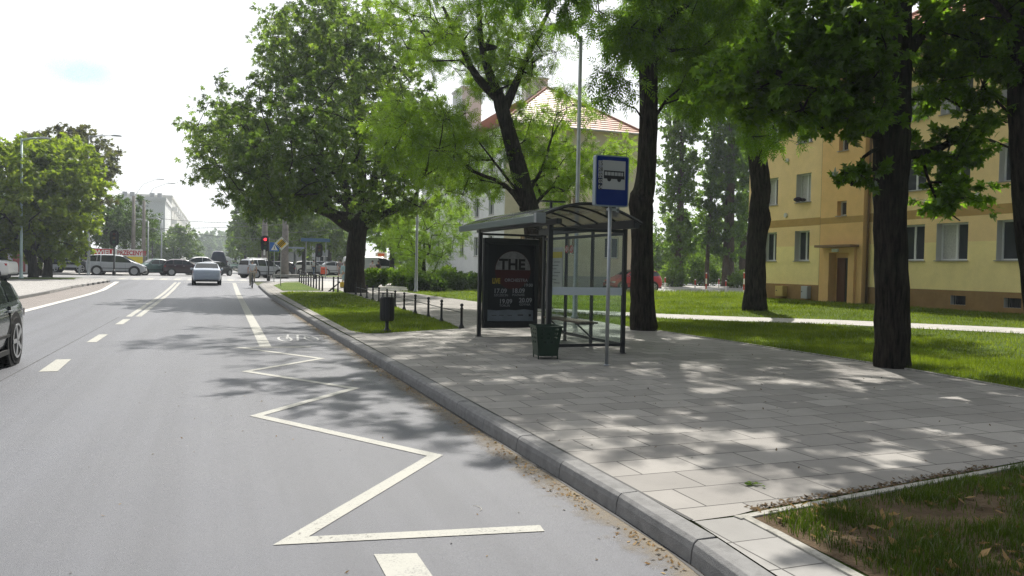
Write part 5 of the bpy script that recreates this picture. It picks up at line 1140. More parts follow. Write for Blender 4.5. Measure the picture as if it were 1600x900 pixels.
def wire(lab, a, b_, sag=.25, r=.022):
    t = MB(); P = [tuple(a[i]*(1-k/12)+b_[i]*k/12-(sag*math.sin(math.pi*k/12) if i == 2 else 0) for i in range(3)) for k in range(13)]; t.tube(P, r, 4)
    o = t.build('overhead_wire', M_WIRE); tag(o, lab, 'wire', 'overhead wires across the junction')
wire('highest wire crossing the street from the left concrete pole of the pair', (m1[0], m1[1], m1[2]-2.4), (m3[0], m3[1], m3[2]-3.2))
wire('wire from the right pole of the pair to the thick pole with a footing', (m2[0], m2[1], m2[2]-3.2), (m4[0], m4[1], m4[2]-3.4))
wire('lower wire crossing the street below the other wires', (m2[0], m2[1], 5.6), (m4[0], m4[1], 5.4), .1)
e = AY(560, 345, 80); wire('wire running from the concrete pole to the right behind the chestnut trunk', (m4[0], m4[1], m4[2]-3.6), e, .3)
e = AY(560, 350, 80); wire('wire running right behind the chestnut trunk, just under its twin', (m3[0], m3[1], m3[2]-4.0), e, .4)
# ---------------------------------------------------------------- signs and lights at the junction
M_SW = mat('sign_face_white', (.75, .75, .73), .5); M_SB = mat('sign_face_blue', (.02, .12, .42), .45); M_SY = mat('sign_face_yellow', (.75, .48, .02), .45)
def signal(label, base, h, on=None, side=0):
    t = thing('traffic_light', base, label, 'traffic light'); b = MB(); b.tube([(0, 0, 0), (0, 0, h)], .06, 8); b.lathe([(.14, 0), (.14, .3), (.07, .5)], 10); b.build('post', M_CAST, t, smooth=True)
    b = MB(); b.b2((side-.17, -.16, h-1.0), (side+.17, .05, h)); b.prism(rrect(side-.34, side+.34, h-1.15, h+.15, .3), .02, (0, .06, 0)); 
    if side: b.tube([(0, 0, h-.5), (side, 0, h-.5)], .03, 6)
    hd = b.build('signal_head', M_BLACK, t)
    for k, (c, nm) in enumerate((((.6, .02, .02) if on == 0 else (.07, .006, .006), 'red_lamp'), ((.10, .06, .005), 'amber_lamp'), ((.01, .07, .03), 'green_lamp'))):
        z = h-.17-.33*k; b = MB(); b.tube([(side, -.165, z), (side, -.175, z)], .115, 14)
        lit = on == k; b.build(nm, mat('lamp_%s_%d' % (nm, lit), c, .3, emit=(1, .03, .05, 2.2) if lit else None), hd)
        b = MB(); 
        for i in range(8): a0 = math.pi*i/8; a1 = math.pi*(i+1)/8; b.add([(side+.13*math.cos(a0), -.16, z+.13*math.sin(a0)), (side+.13*math.cos(a1), -.16, z+.13*math.sin(a1)), (side+.13*math.cos(a1), -.38, z+.13*math.sin(a1)), (side+.13*math.cos(a0), -.38, z+.13*math.sin(a0))], [(0, 1, 2, 3)])
        b.build('visor', M_BLACK, hd)
    return t
g = G(419.5, 439); tl = signal('traffic light showing red at the right-hand kerb before the junction', g, 3.55, 0, -.30)
b = MB(); b.b2((-.42, -.04, 2.1), (-.28, -.02, 2.55)); b.build('small_plate', M_SW, tl)
g = G(178, 433); signal('unlit traffic light on the left pavement in front of the silver minivan', (g[0], g[1], T0(0, g[1])+.12), 3.6)
g = G(493, 436); signal('small traffic light across the junction below the blue direction sign', g, 3.2, None, .28)
# crossing sign
g = AY(428, 440, 61); t = thing('crossing_sign', (g[0], g[1], T(g[0], g[1])), 'blue square pedestrian crossing sign between the traffic light and the diamond sign', 'sign')
b = MB(); b.tube([(0, .03, 0), (0, .03, 3.0)], .03, 8); b.build('post', M_METAL, t)
b = MB(); b.b2((-.33, -.02, 2.30), (.33, 0, 2.96)); bd = b.build('board', M_SB, t)
b = MB(); b.add([(-.24, -.024, 2.38), (.24, -.024, 2.38), (0, -.024, 2.84)], [(0, 1, 2)]); b.build('white_triangle', M_SW, bd)
b = MB(); b.tube([(0.0, -.028, 2.52), (.0, -.028, 2.64)], .022, 6); b.sphere((.0, -.028, 2.68), .025, 6, 4); b.tube([(0, -.028, 2.53), (-.06, -.028, 2.42)], .013, 5); b.tube([(0, -.028, 2.53), (.05, -.028, 2.42)], .013, 5); b.build('walking_figure', M_BLACK, bd)
# end-of-priority diamond
g = G(438.3, 447); dep = g[0]*.354+g[1]*.935; t = thing('priority_sign', g, 'white and yellow diamond sign with black stripes on a thin pole', 'sign')
zc = AY(438.3, 380.5, g[1])[2]-g[2]; b = MB(); b.tube([(0, .03, 0), (0, .03, zc+.3)], .028, 8); b.build('post', M_METAL, t)
def dm(r, d, m, nm, par): b = MB(); b.prism([(r, 0), (0, r), (-r, 0), (0, -r)][::1], .006, (0.03, d, zc)); return b.build(nm, m, par)
bd = dm(.46, -.01, M_SW, 'board', t); dm(.30, -.018, M_SY, 'yellow_field', bd)
b = MB(); 
for k in (-.085, 0, .085): b.box((.03+k*.7071, -.028, zc-k*.7071), (.62, .004, .045), ry=R_(-45))
b.build('black_stripes', M_BLACK, bd)
# direction boards
g = AY(493, 436, 70.5); t = thing('direction_sign', (g[0], g[1]+.3, .5), 'wide blue direction sign board on two posts across the junction', 'sign'); za = AY(493, 377.5, g[1])[2]-.5
b = MB(); b.tube([(-.8, .05, 0), (-.8, .05, za+.2)], .04, 6); b.tube([(.9, .05, 0), (.9, .05, za+.2)], .04, 6); b.build('post', M_METAL, t)
b = MB(); b.b2((-1.25, -.02, za), (1.25, .02, za+.30)); b.build('board', mat('direction_blue', (.07, .14, .24), .5), t)
g = AY(462, 436, 76); t = thing('direction_sign', (g[0], g[1], .5), 'narrow grey-blue name board beside the kiosk roof', 'sign'); za = AY(462, 388.5, g[1])[2]-.5
b = MB(); b.tube([(0, .05, 0), (0, .05, za+.2)], .035, 6); b.build('post', M_METAL, t); b = MB(); b.b2((-.75, -.02, za), (.75, .02, za+.16)); b.build('board', mat('board_grey', (.28, .33, .40), .5), t)
g = AY(595, 430, 84); t = thing('house_sign', (g[0], g[1], .5), 'orange and white advertising board above the white van', 'sign'); za = AY(595, 401, g[1])[2]-.5
b = MB(); b.tube([(0, .05, 0), (0, .05, za+.2)], .06, 6); b.build('post', M_METAL, t); b = MB(); b.prism([(-.6, -.2), (.6, -.2), (.6, .35), (0, .65), (-.6, .35)], .05, (0, 0, za)); bd = b.build('board', mat('board_cream', (.66, .60, .48), .6), t)
b = MB(); b.prism([(-.35, .05), (.35, .05), (.35, .35), (-.35, .35)], .01, (0, -.052, za)); b.build('orange_panel', mat('board_orange', (.62, .14, .03), .5), bd)
# red letter box, sign post, etc.
g = AY(505.5, 431, 82); t = thing('parcel_box', (g[0], g[1], .5), 'orange-red box on two legs by the parked cars across the junction', 'post box')
b = MB(); b.b2((-.28, -.2, .28), (.28, .2, 1.0)); b.build('box', mat('box_red', (.55, .07, .02), .5), t, bevel=.03)
for sx in (-.2, .2): b = MB(); b.b2((sx-.03, -.03, 0), (sx+.03, .03, .28)); b.build('leg', M_BLACK, t)
b = MB(); b.b2((-.15, -.205, .75), (.15, -.2005, .80)); b.build('slot', M_BLACK, t)
for px, pt, pb, Yd, lab in ((124, 393, 428, 80, 'grey metal post standing in front of the black van'), (140, 378, 434, 76, 'thin tall sign post at the left pavement corner before the junction'), (845, 0, 0, 0, None)):
    if not lab: continue
    g = AY(px, pb, Yd); z = AY(px, pt, Yd)[2]; t = thing('post', (g[0], g[1], .45), lab, 'post'); b = MB(); b.tube([(0, 0, 0), (0, 0, z-.45)], .07 if px == 124 else .045, 8); b.build('post', M_METAL, t); b = MB(); b.sphere((0, 0, z-.45), .08, 8, 5); b.build('cap', M_METAL, t)
# the sale banner
Yd = 96; a = AY(146.5, 388, Yd); c = AY(223, 417, Yd); t = thing('banner', ((a[0]+c[0])/2, Yd, .4), 'red, white and yellow sale banner behind the silver minivan', 'banner')
W_ = c[0]-a[0]; zt = a[2]-.4; zb = c[2]-.4; x0 = -W_/2
b = MB()
for x in (x0+.3, 0, -x0-.3): b.tube([(x, .08, 0), (x, .08, zt)], .05, 6)
b.build('post', M_METAL, t)
b = MB(); b.b2((x0, -.02, zb), (-x0, .02, zt)); bd = b.build('sheet', M_SW, t)
hh = (zt-zb)
def br(x_0, x_1, z_0, z_1, m, nm, d=-.024): b = MB(); b.b2((x0+W_*x_0, d-.004, zb+hh*z_0), (x0+W_*x_1, d, zb+hh*z_1)); return b.build(nm, m, bd)
M_BRED = mat('banner_red', (.50, .015, .03), .5); M_BYEL = mat('banner_yellow', (.75, .62, .04), .5); M_BBLU = mat('banner_blue', (.04, .09, .30), .5)
br(0, .42, .62, .98, M_BRED, 'red_field'); br(.47, 1, 0, .58, M_BYEL, 'yellow_field'); br(0.02, .42, 0, .58, M_BBLU, 'blue_field'); br(.52, .80, .12, .34, M_BRED, 'red_bar', -.03)
text('WIELKIE', hh*.36, (x0+W_*.035, -.034, zb+hh*.67), U3, V3, M_SW, bd, 'lettering', .002, 'LEFT', 1.0, world=False, bold=.02)
text('PRZECENY!!!', hh*.36, (x0+W_*.475, -.034, zb+hh*.67), U3, V3, M_BRED, bd, 'lettering', .002, 'LEFT', .74, world=False, bold=.02)
for k in range(3):
    b = MB(); b.tube([(x0+W_*(.10+.12*k), -.032, zb+hh*.3), (x0+W_*(.10+.12*k), -.036, zb+hh*.3)], hh*.18, 14); b.build('white_disc', M_SW, bd)
# ---------------------------------------------------------------- vehicles
def paint(name, c, rough=.28): return mat(name, c, rough, .5, coat=.6, var=.04, scale=2)
M_TL = mat('tail_lamp', (.40, .01, .015), .2, .6, coat=.5); M_HL = mat('head_lamp', (.55, .57, .58), .1, .7, coat=.5); M_PLT = mat('number_plate', (.62, .62, .60), .5); M_TRIM = mat('black_trim', (.02, .02, .021), .6)
PROF = {   # (u along length 0 rear .. 1 front, belt height, roof height) in units of the car's height
 'sedan': [(0, .42, .42), (.012, .62, .63), (.03, .69, .70), (.13, .70, .72), (.24, .68, .93), (.33, .67, .985), (.45, .66, 1), (.56, .65, .985), (.73, .66, .70), (.86, .58, .59), (.965, .49, .50), (.992, .36, .36)],
 'hatch': [(0, .40, .40), (.012, .60, .61), (.03, .68, .72), (.09, .69, .92), (.16, .68, .975), (.30, .67, 1), (.46, .66, 1), (.56, .65, .97), (.75, .66, .70), (.88, .56, .57), (.97, .47, .48), (.993, .35, .35)],
 'suv': [(0, .40, .40), (.012, .60, .61), (.025, .67, .70), (.09, .69, .93), (.17, .68, .98), (.30, .67, 1), (.48, .66, 1), (.57, .65, .96), (.73, .68, .72), (.88, .62, .63), (.97, .52, .53), (.993, .38, .38)],
 'mpv': [(0, .40, .40), (.01, .60, .64), (.03, .64, .88), (.07, .64, .97), (.20, .63, 1), (.45, .61, 1), (.60, .60, .955), (.82, .60, .63), (.92, .53, .54), (.975, .45, .46), (.994, .33, .33)],
 'van': [(0, .30, .30), (.008, .55, .93), (.03, .55, .98), (.2, .55, 1), (.55, .55, 1), (.70, .55, .98), (.78, .54, .90), (.90, .52, .56), (.96, .46, .47), (.995, .30, .30)],
}
PANES = {'sedan': [(.145, .23, .44), (.45, .56, .71)], 'hatch': [(.06, .12, .22), (.245, .43), (.45, .56, .73)], 'suv': [(.075, .14, .24), (.265, .46), (.48, .57, .715)], 'mpv': [(.055, .24), (.26, .47), (.49, .60, .80)], 'van': [(.60, .70, .86)]}
def car(name, label, kind, loc, rz, L, W, H, pm, cat='car', group='cars at the junction', plate=True, wheel=None, spokes=5, driver=False, rails=False, tail=None):
    t = thing(name, loc, label, cat, group, rz=rz); pr = PROF[kind]; X = lambda u_: -L/2+u_*L
    us = [p[0] for p in pr]
    def lerp(u_, k): return float(np.interp(u_, us, [p[k] for p in pr]))*H
    def hw(u_): return W/2*(1-.16*max(0, (u_-.80)/.20)**2-.10*max(0, (.12-u_)/.12)**2)
    def zb(u_): return .15*H*(1+.5*max(0, (u_-.93)/.07)+.6*max(0, (.05-u_)/.05))
    def section(u_):
        w_, b, r = hw(u_), lerp(u_, 1), lerp(u_, 2); g = max(0, r-b); z0 = zb(u_); b = max(b, z0+.1)
        roofw = w_*.95-.30*g-.02
        return [(w_*.82, z0), (w_*.955, z0+.03), (w_*.99, z0+(b-z0)*.35), (w_, z0+(b-z0)*.62), (w_*.985, b-.05), (w_*.93, b), (w_*.93-(w_*.93-roofw)*.5, b+g*.52), (roofw, max(b, r-.055*min(1, g*4))), (roofw*.72, max(b, r-.015)+.006), (0, max(b, r)+.012)]
    uu = sorted(set(us+[.08, .2, .27, .38, .5, .62, .68, .79, .93])); uu = [u_ for u_ in uu if u_ <= us[-1]]
    mb = MB(); secs = [section(u_) for u_ in uu]; n = len(secs[0]); m2 = 2*n-1
    for u_, s in zip(uu, secs):
        ring_ = [(X(u_), y, z) for y, z in s]+[(X(u_), -y, z) for y, z in s[-2::-1]]; mb.v += ring_
    for i in range(len(uu)-1):
        for j in range(m2-1): a = i*m2+j; mb.f.append((a, a+1, a+1+m2, a+m2)); mb.m.append(0)
        a = i*m2; mb.f.append((a, a+m2, a+2*m2-1, a+m2-1)); mb.m.append(0)
    mb.f.append(tuple(range(m2))); mb.f.append(tuple(range((len(uu)-1)*m2, len(uu)*m2))[::-1]); mb.m += [0, 0]
    body = mb.build('body', pm, t, smooth=True, sub=1)
    R = wheel or .235*H*.93; wu = (.19, .81)
    # glass
    def sidept(u_, f_, s, e=.012):
        w_, b, r = hw(u_), lerp(u_, 1), lerp(u_, 2); g = r-b; roofw = w_*.95-.30*g-.02; y0, z0_ = w_*.93, b+.03; y1, z1_ = roofw, r-.075
        return (X(u_), s*(y0+(y1-y0)*f_+e), z0_+(z1_-z0_)*f_)
    for s in (1, -1):
        for pn in PANES[kind]:
            g = MB(); k = 8; a, b_ = pn[0], pn[-1]; us_ = [a+(b_-a)*i/k for i in range(k+1)]; vs = []
            for u_ in us_: vs += [sidept(u_, .02, s), sidept(u_, .98 if lerp(u_, 2)-lerp(u_, 1) > .16 else .5, s)]
            g.add(vs, [(2*i, 2*i+2, 2*i+3, 2*i+1) for i in range(k)]); g.build('side_window', M_CGLASS, t, smooth=True)
    def cross(ua, ub, nm, e=.012):
        g = MB(); k = 6; vs = []
        for i in range(k+1):
            u_ = ua+(ub-ua)*i/k; w_ = (hw(u_)*.95-.30*max(0, lerp(u_, 2)-lerp(u_, 1))-.10)
            for j in range(5): f_ = -1+j*.5; vs.append((X(u_)+(.0), f_*w_, lerp(u_, 2)+.022-(.012 if abs(f_) == 1 else 0)+e))
        g.add(vs, [(5*i+j, 5*i+j+1, 5*i+j+6, 5*i+j+5) for i in range(k) for j in range(4)]); g.build(nm, M_CGLASS, t, smooth=True)
    fw = {'sedan': (.575, .71), 'hatch': (.575, .73), 'suv': (.585, .715), 'mpv': (.615, .80), 'van': (.79, .895)}[kind]; cross(*fw, 'windscreen')
    rw = {'sedan': (.135, .25), 'hatch': (.034, .088), 'suv': (.03, .088), 'mpv': (.012, .03), 'van': None}[kind]
    if rw: cross(*rw, 'rear_window', .015)
    # wheels
    for wx in wu:
        for s in (1, -1):
            g = MB(); x = X(wx); yo = s*(hw(wx)*.985)
            g.tube([(x, yo-s*.02, R*1.0), (x, yo+s*.012, R*1.0)], R*1.17, 22); g.build('wheel_arch', M_BLACK, t)
            g = MB(); g.tube([(x, yo-s*.20, R), (x, yo-s*.0, R), (x, yo+s*.03, R)], [R, R, R*.93], 22); wh = g.build('wheel', M_RUB, t, smooth=False)
            g = MB(); g.tube([(x, yo+s*.028, R), (x, yo+s*.034, R)], R*.70, 20)
            rm = g.build('rim', M_TRIM if spokes else M_RIM, wh)
            g = MB()
            for k in range(spokes or 7):
                a = 2*math.pi*k/(spokes or 7); g.box((x+math.cos(a)*R*.36, yo+s*.042, R+math.sin(a)*R*.36), (R*.66, .012, R*.17), ry=-a)
            o_ = len(g.v)
            for i in range(20):
                a0, a1 = i*math.pi/10, (i+1)*math.pi/10
                g.add([(x+q*R*math.cos(a), yo+s*.046, R+q*R*math.sin(a)) for q, a in ((.62, a0), (.71, a0), (.71, a1), (.62, a1))], [(0, 1, 2, 3)])
            g.build('spokes', M_RIM, wh)
    g = MB(); g.b2((X(.012)-.012, -.26, H*.36), (X(.012)+.05, .26, H*.36+.115)); g.build('number_plate', M_PLT if plate else M_TRIM, t)
    g = MB(); g.b2((X(.965), -.26, H*.25), (X(.993)+.02, .26, H*.25+.11)); g.build('number_plate', M_PLT, t)
    g = MB(); g.b2((X(0)-.004, -W*.40, H*.15), (X(.03), W*.40, H*.22)); g.b2((X(.95), -W*.36, H*.14), (X(.994)+.006, W*.36, H*.24)); g.b2((X(.95), -W*.25, H*.36), (X(.99), W*.25, H*.43)); g.build('bumper_trim', M_TRIM, t, bevel=.01)
    zt = lerp(.02, 1)-.02
    tlm = tail or M_TL
    for s in (1, -1):
        g = MB(); g.prism([(s*W*.26, zt-.15), (s*W*.42, zt-.19), (s*W*.43, zt-.02), (s*W*.40, zt), (s*W*.26, zt-.05)][::s], .06, (X(.012)+.03, 0, 0), u=(0, 1, 0), v=(0, 0, 1)); 
        g.b2((X(.03), s*W*.42, zt-.17), (X(.065), s*W*.478, zt-.03)); g.build('tail_light', tlm, t, bevel=.008)
        zf = lerp(.95, 1)-.06; g = MB(); g.b2((X(.925), s*W*.30, zf-.12), (X(.985), s*W*.452, zf)); g.build('headlight', M_HL, t, bevel=.015)
        xm = fw[1]-.03; g = MB(); g.sphere((X(xm)-.02, s*(W/2+.09), lerp(xm, 1)+.05), .1, 10, 7, (.55, 1, .75)); g.b2((X(xm), s*(W/2-.08), lerp(xm, 1)-.01), (X(xm)+.05, s*(W/2+.06), lerp(xm, 1)+.03)); g.build('mirror', pm, t, smooth=True)
        if kind != 'van':
            for u_ in (.27, .47): g = MB(); g.b2((X(u_)-.09, s*(hw(u_)-.005), lerp(u_, 1)-.12), (X(u_)+.09, s*(hw(u_)+.022), lerp(u_, 1)-.09)); g.build('handle', M_RIM, t, bevel=.005)
        g = MB(); g.b2((X(.27), s*(hw(.3)*.97), H*.15), (X(.73), s*(hw(.3)*1.005), H*.20)); g.b2((X(.26), s*(hw(.4)-.01), H*.33), (X(.745), s*(hw(.4)+.008), H*.36)); g.build('side_trim', M_TRIM, t)
        g = MB()
        for u_ in ((.255, .47, .66) if kind != 'van' else (.35, .6)): g.b2((X(u_)-.005, s*(hw(u_)*.955), H*.2), (X(u_)+.005, s*(hw(u_)+.002), lerp(u_, 1)-.03))
        g.build('door_seam', M_BLACK, t)
        if rails: g = MB(); g.tube([(X(.2), s*W*.34, H+.0), (X(.22), s*W*.34, H+.05), (X(.52), s*W*.34, H+.05), (X(.55), s*W*.34, H-.01)], .02, 6); g.build('roof_rail', M_METAL, t)
    return t
P_SIL = paint('paint_silver', (.42, .44, .47)); P_SIL2 = paint('paint_silver_blue', (.40, .45, .53)); P_WHT = paint('paint_white', (.70, .70, .69)); P_BLK = paint('paint_black', (.012, .013, .017)); P_GRY = paint('paint_dark_grey', (.035, .045, .048), .22)
P_RED = paint('paint_red', (.42, .012, .02)); P_GRN = paint('paint_green', (.06, .13, .12)); P_NAVY = paint('paint_navy', (.015, .022, .045)); P_MAR = paint('paint_maroon', (.035, .012, .02))
def ZR(x, y): return float(T0(x, y))
H90 = math.pi/2
g = G(22, 568)      # rear right-hand wheel of the oncoming dark car
car('oncoming_car', 'dark grey car close by, only its rear end showing at the left edge', 'hatch', (-4.10, 13.42, 0), -H90-.02, 5.0, 2.06, 1.50, P_GRY, group='cars on the road', wheel=.405, spokes=5, tail=mat('smoked_lamp', (.12, .10, .10), .15, .7, coat=.6))
car('sedan_car', 'silver sedan seen from behind, driving up the street towards the junction', 'sedan', (-.5, 59.9, ZR(0, 59)), H90+.01, 4.7, 1.86, 1.56, P_SIL2, group='cars on the road', spokes=0)
car('parked_car', 'white parked sedan with a red tail light, by the pale green street lamp', 'sedan', (-14.75, 60.6, ZR(0, 61)+.12), H90*1.93, 4.8, 1.9, 1.72, P_WHT, group='cars parked on the left', spokes=0)
car('minivan', 'silver minivan crossing the junction in front of the sale banner', 'mpv', (-8.35, 80.6, .38), -.04, 4.95, 1.95, 1.92, P_SIL, spokes=0)
g = AY(241, 428, 84); car('sedan_car', 'green-grey sedan facing left at the junction, just right of the sale banner', 'sedan', (g[0], 84, .38), math.pi+.42, 3.9, 1.8, 1.62, P_GRN, spokes=0)
g = AY(288, 428, 83); car('hatchback_car', 'dark hatchback crossing the junction left of the silver sedan', 'hatch', (g[0], 83, .38), .12, 3.9, 1.8, 1.62, P_MAR, spokes=0)
g = AY(319, 424, 90); car('sedan_car', 'white car crossing behind the silver sedan, only its roof showing', 'sedan', (g[0], 90, .38), .1, 4.6, 1.8, 1.95, P_WHT, spokes=0)
g = AY(337, 428, 82); car('hatchback_car', 'black car nose half hidden behind the right side of the silver sedan', 'hatch', (g[0], 86.5, .38), .9, 3.6, 1.75, 1.5, P_BLK, spokes=0)
g = AY(341, 420, 112); car('dark_van', 'dark blue box-shaped van driving away beyond the junction', 'van', (g[0], 113, .38), H90, 5, 2.3, 2.9, P_NAVY, 'van', group='cars on the road')
g = AY(353, 416, 170); car('white_truck', 'white van far down the street right of the dark van', 'van', (g[0], 170, .38), H90, 5, 2.2, 2.6, P_WHT, 'van', group='cars on the road')
g = AY(366, 415, 165); car('hatchback_car', 'small dark car far down the middle of the street', 'hatch', (g[0], 165, .38), -H90, 4, 1.8, 1.55, P_GRN, group='cars on the road', spokes=0)
car('people_carrier', 'silver people carrier turning at the junction, right behind the cyclist', 'mpv', (4.1, 76.6, ZR(0, 77)), .62, 4.1, 1.8, 1.78, P_SIL, spokes=0, rails=True)
g = AY(440, 430, 82.5); car('hatchback_car', 'black car half hidden between the silver people carrier and the thick concrete pole', 'hatch', (g[0]-.6, 82.5, .4), math.pi-.12, 4.2, 1.8, 1.62, P_BLK, spokes=0)
for i, (px, Yd, m, lab, kd) in enumerate(((486, 98, P_WHT, 'white parked car left of the orange-red box across the junction', 'hatch'), (505, 99, P_NAVY, 'dark blue parked car behind the orange-red box across the junction', 'sedan'), (525, 96, P_SIL, 'silver parked car right of the orange-red box across the junction', 'sedan'), (514, 106, P_BLK, 'black parked car in the back row across the junction', 'suv'))):
    g = AY(px, 428, Yd); car('parked_car', lab, kd, (g[0], Yd, .5), .08, 4.4, 1.85, 1.66, m, group='cars parked across the junction', spokes=0)
g = AY(592, 428, 78); car('white_van', 'long white van parked behind the hedge right of the chestnut trunk', 'van', (g[0]-.6, 79, .5), 0.02, 5.6, 2.1, 2.15, P_WHT, 'van', group='cars parked across the junction')
car('red_car', 'bright red car parked on the lawn edge in front of the cream house', 'hatch', (29.35, 52.1, .20), math.pi+.02, 4.25, 1.85, 1.68, P_RED, group=None, spokes=7)
g = AY(958, 440, 57); car('parked_car', 'pale car behind the front of the red car, seen through the shelter glass', 'hatch', (g[0]-.2, 56.8, .3), math.pi+.1, 4.0, 1.8, 1.66, P_SIL, group=None, spokes=0)
# black van with white writing too blurred to read
g = AY(108, 428, 86); vx = g[0]; V = car('black_van', 'black van with rows of pale writing parked behind the yellow-green trees on the left', 'van', (vx, 86, .45), math.pi*0, 3.6, 2.0, 2.15, P_BLK, 'van', group='cars parked on the left')
b = MB()
for k, (a, c) in enumerate(((-.55, .75), (-.75, .95), (-.8, .35))): 
    x = a
    while x < c: w_ = random.uniform(.05, .11); b.b2((x, -1.035, 1.66-.30*k), (x+w_, -1.02, 1.77-.30*k)); x += w_+.035
b.b2((-1.5, -1.035, .55), (1.2, -1.02, .82)); b.prism([(-1.35, 1.55), (-1.05, 1.8), (-.95, 1.5), (-1.2, 1.25)], .012, (0, -1.02, 0)); b.build('pale_markings', mat('van_marking', (.38, .40, .42), .6), V)

# ---------------------------------------------------------------- people
M_SKIN = mat('skin', (.42, .26, .19), .6, .3, var=.05); M_HAIRD = mat('hair_dark', (.03, .02, .015), .8); M_HAIRG = mat('hair_grey', (.22, .21, .20), .8)
def skinmesh(name, pts, edges, m, parent, sub=2, root=0):
    me = bpy.data.meshes.new(name); me.from_pydata([p[:3] for p in pts], edges, []); me.update()
    o = bpy.data.objects.new(name, me); COL.objects.link(o)
    md = o.modifiers.new('skin', 'SKIN'); md.use_smooth_shade = True
    for i, p in enumerate(pts):
        r = p[3] if hasattr(p[3], '__len__') else (p[3], p[3]); me.skin_vertices[0].data[i].radius = r; me.skin_vertices[0].data[i].use_root = (i == root)
    s = o.modifiers.new('sub', 'SUBSURF'); s.levels = s.render_levels = sub
    dg = bpy.context.evaluated_depsgraph_get(); m2 = bpy.data.meshes.new_from_object(o.evaluated_get(dg)); bpy.data.objects.remove(o)
    m2.materials.clear(); m2.materials.append(m); m2.name = name; r = bpy.data.objects.new(name, m2); COL.objects.link(r); r.parent = parent
    for p in m2.polygons: p.use_smooth = True
    return r
def person(label, loc, rz, J, top, bottom, hair=M_HAIRD, shoes=M_BLACK, sc=1, long_sleeve=False, dress=False):
    """J: joints in local metres, facing +x: dict with pelvis, chest, neck, head, sh/el/wr/hip/kn/an/toe for l and r"""
    t = thing('person', loc, label, 'person', None, rz=rz, sc=sc); P = []; Ed = []; ix = {}
    def v(n, p, r): ix[n] = len(P); P.append((*p, r)); return ix[n]
    v('pelvis', J['pelvis'], (.125, .105)); v('waist', tuple(np.array(J['pelvis'])*.45+np.array(J['chest'])*.55), (.115, .10)); v('chest', J['chest'], (.135, .11)); v('neck', J['neck'], .05)
    hd = np.array(J['head']); v('jaw', tuple(hd+[.02, 0, -.07]), .062); v('head', tuple(hd+[0, 0, .02]), .082); v('crown', tuple(hd+[-.01, 0, .085]), .06)
    Ed += [(0, 1), (1, 2), (2, 3), (3, 4), (4, 5), (5, 6)]
    for s in 'lr':
        v('sh'+s, J['sh'+s], .062); v('el'+s, J['el'+s], .042); v('wr'+s, J['wr'+s], .028); h = np.array(J['wr'+s]); d = h-np.array(J['el'+s]); d = d/np.linalg.norm(d); v('hd'+s, tuple(h+d*.08), (.038, .022))
        Ed += [(ix['chest'], ix['sh'+s]), (ix['sh'+s], ix['el'+s]), (ix['el'+s], ix['wr'+s]), (ix['wr'+s], ix['hd'+s])]
        sd = np.cross(d, [0, 0, 1.]); sd = sd/(np.linalg.norm(sd)+1e-6)
        for k in range(4): b0 = h+d*.09+sd*(.018*(k-1.5)); v('f%d%s' % (k, s), tuple(b0+d*(.07-.008*abs(k-1.5))+np.array([0, 0, -.015])), .009); Ed.append((ix['hd'+s], ix['f%d%s' % (k, s)]))
        v('th'+s, tuple(h+d*.07+sd*.05), .01); Ed.append((ix['hd'+s], ix['th'+s]))
        v('hp'+s, J['hp'+s], .088); v('kn'+s, J['kn'+s], .057); v('an'+s, J['an'+s], .038); v('to'+s, J['to'+s], (.038, .03))
        Ed += [(0, ix['hp'+s]), (ix['hp'+s], ix['kn'+s]), (ix['kn'+s], ix['an'+s]), (ix['an'+s], ix['to'+s])]
    skinmesh('body', P, Ed, M_SKIN, t, 1)
    def lim(n, names, rs, m, root=0): skinmesh(n, [(*J[a], r) for a, r in zip(names, rs)], [(i, i+1) for i in range(len(names)-1)], m, t, 1)
    # shirt: torso and sleeves in one surface
    pe, ch, ne = np.array(J['pelvis']), np.array(J['chest']), np.array(J['neck']); Q = [(*(pe+(ch-pe)*.02), (.145, .125)), (*(pe*.45+ch*.55), (.135, .12)), (*ch, (.155, .125)), (*(ch*.35+ne*.65), .085)]; E_ = [(0, 1), (1, 2), (2, 3)]
    for s in 'lr':
        sh, el, wr = np.array(J['sh'+s]), np.array(J['el'+s]), np.array(J['wr'+s]); k = len(Q); Q.append((*sh, .078)); e2 = el if long_sleeve else sh*.35+el*.65; Q.append((*e2, .056)); E_ += [(2, k), (k, k+1)]
        if long_sleeve: Q.append((*(wr*.95+el*.05), .04)); E_.append((k+1, k+2))
    skinmesh('shirt', Q, E_, top, t, 1)
    if dress:
        skinmesh('skirt', [(*(pe+np.array([0, 0, .05])), (.15, .13)), (*(pe+np.array([.02, 0, -.2])), (.19, .17)), (*(pe+np.array([.02, 0, -.50])), (.22, .20))], [(0, 1), (1, 2)], bottom, t, 1)
    else:
        Q = [(*(pe+np.array([0, 0, .02])), (.148, .128))]; E_ = []
        for s in 'lr':
            hp, kn, an = np.array(J['hp'+s]), np.array(J['kn'+s]), np.array(J['an'+s]); k = len(Q); Q += [(*hp, .105), (*kn, .075), (*(an*.9+kn*.1), .062)]; E_ += [(0, k), (k, k+1), (k+1, k+2)]
        skinmesh('trousers', Q, E_, bottom, t, 1)
    for s in 'lr': an, to = np.array(J['an'+s]), np.array(J['to'+s]); skinmesh('shoe', [(*(an+[-.03, 0, -.03]), .052), (*(an*.4+to*.6+np.array([0, 0, -.012])), (.052, .042)), (*to, (.045, .032))], [(0, 1), (1, 2)], shoes, t, 1)
    b = MB(); b.sphere(tuple(hd+[-.022, 0, .045]), .104, 12, 8, (1.0, .9, .98)); b.build('hair', hair, t, smooth=True)
    b = MB()
    for s in (1, -1): b.sphere(tuple(hd+[.078, s*.032, .015]), .014, 8, 5)
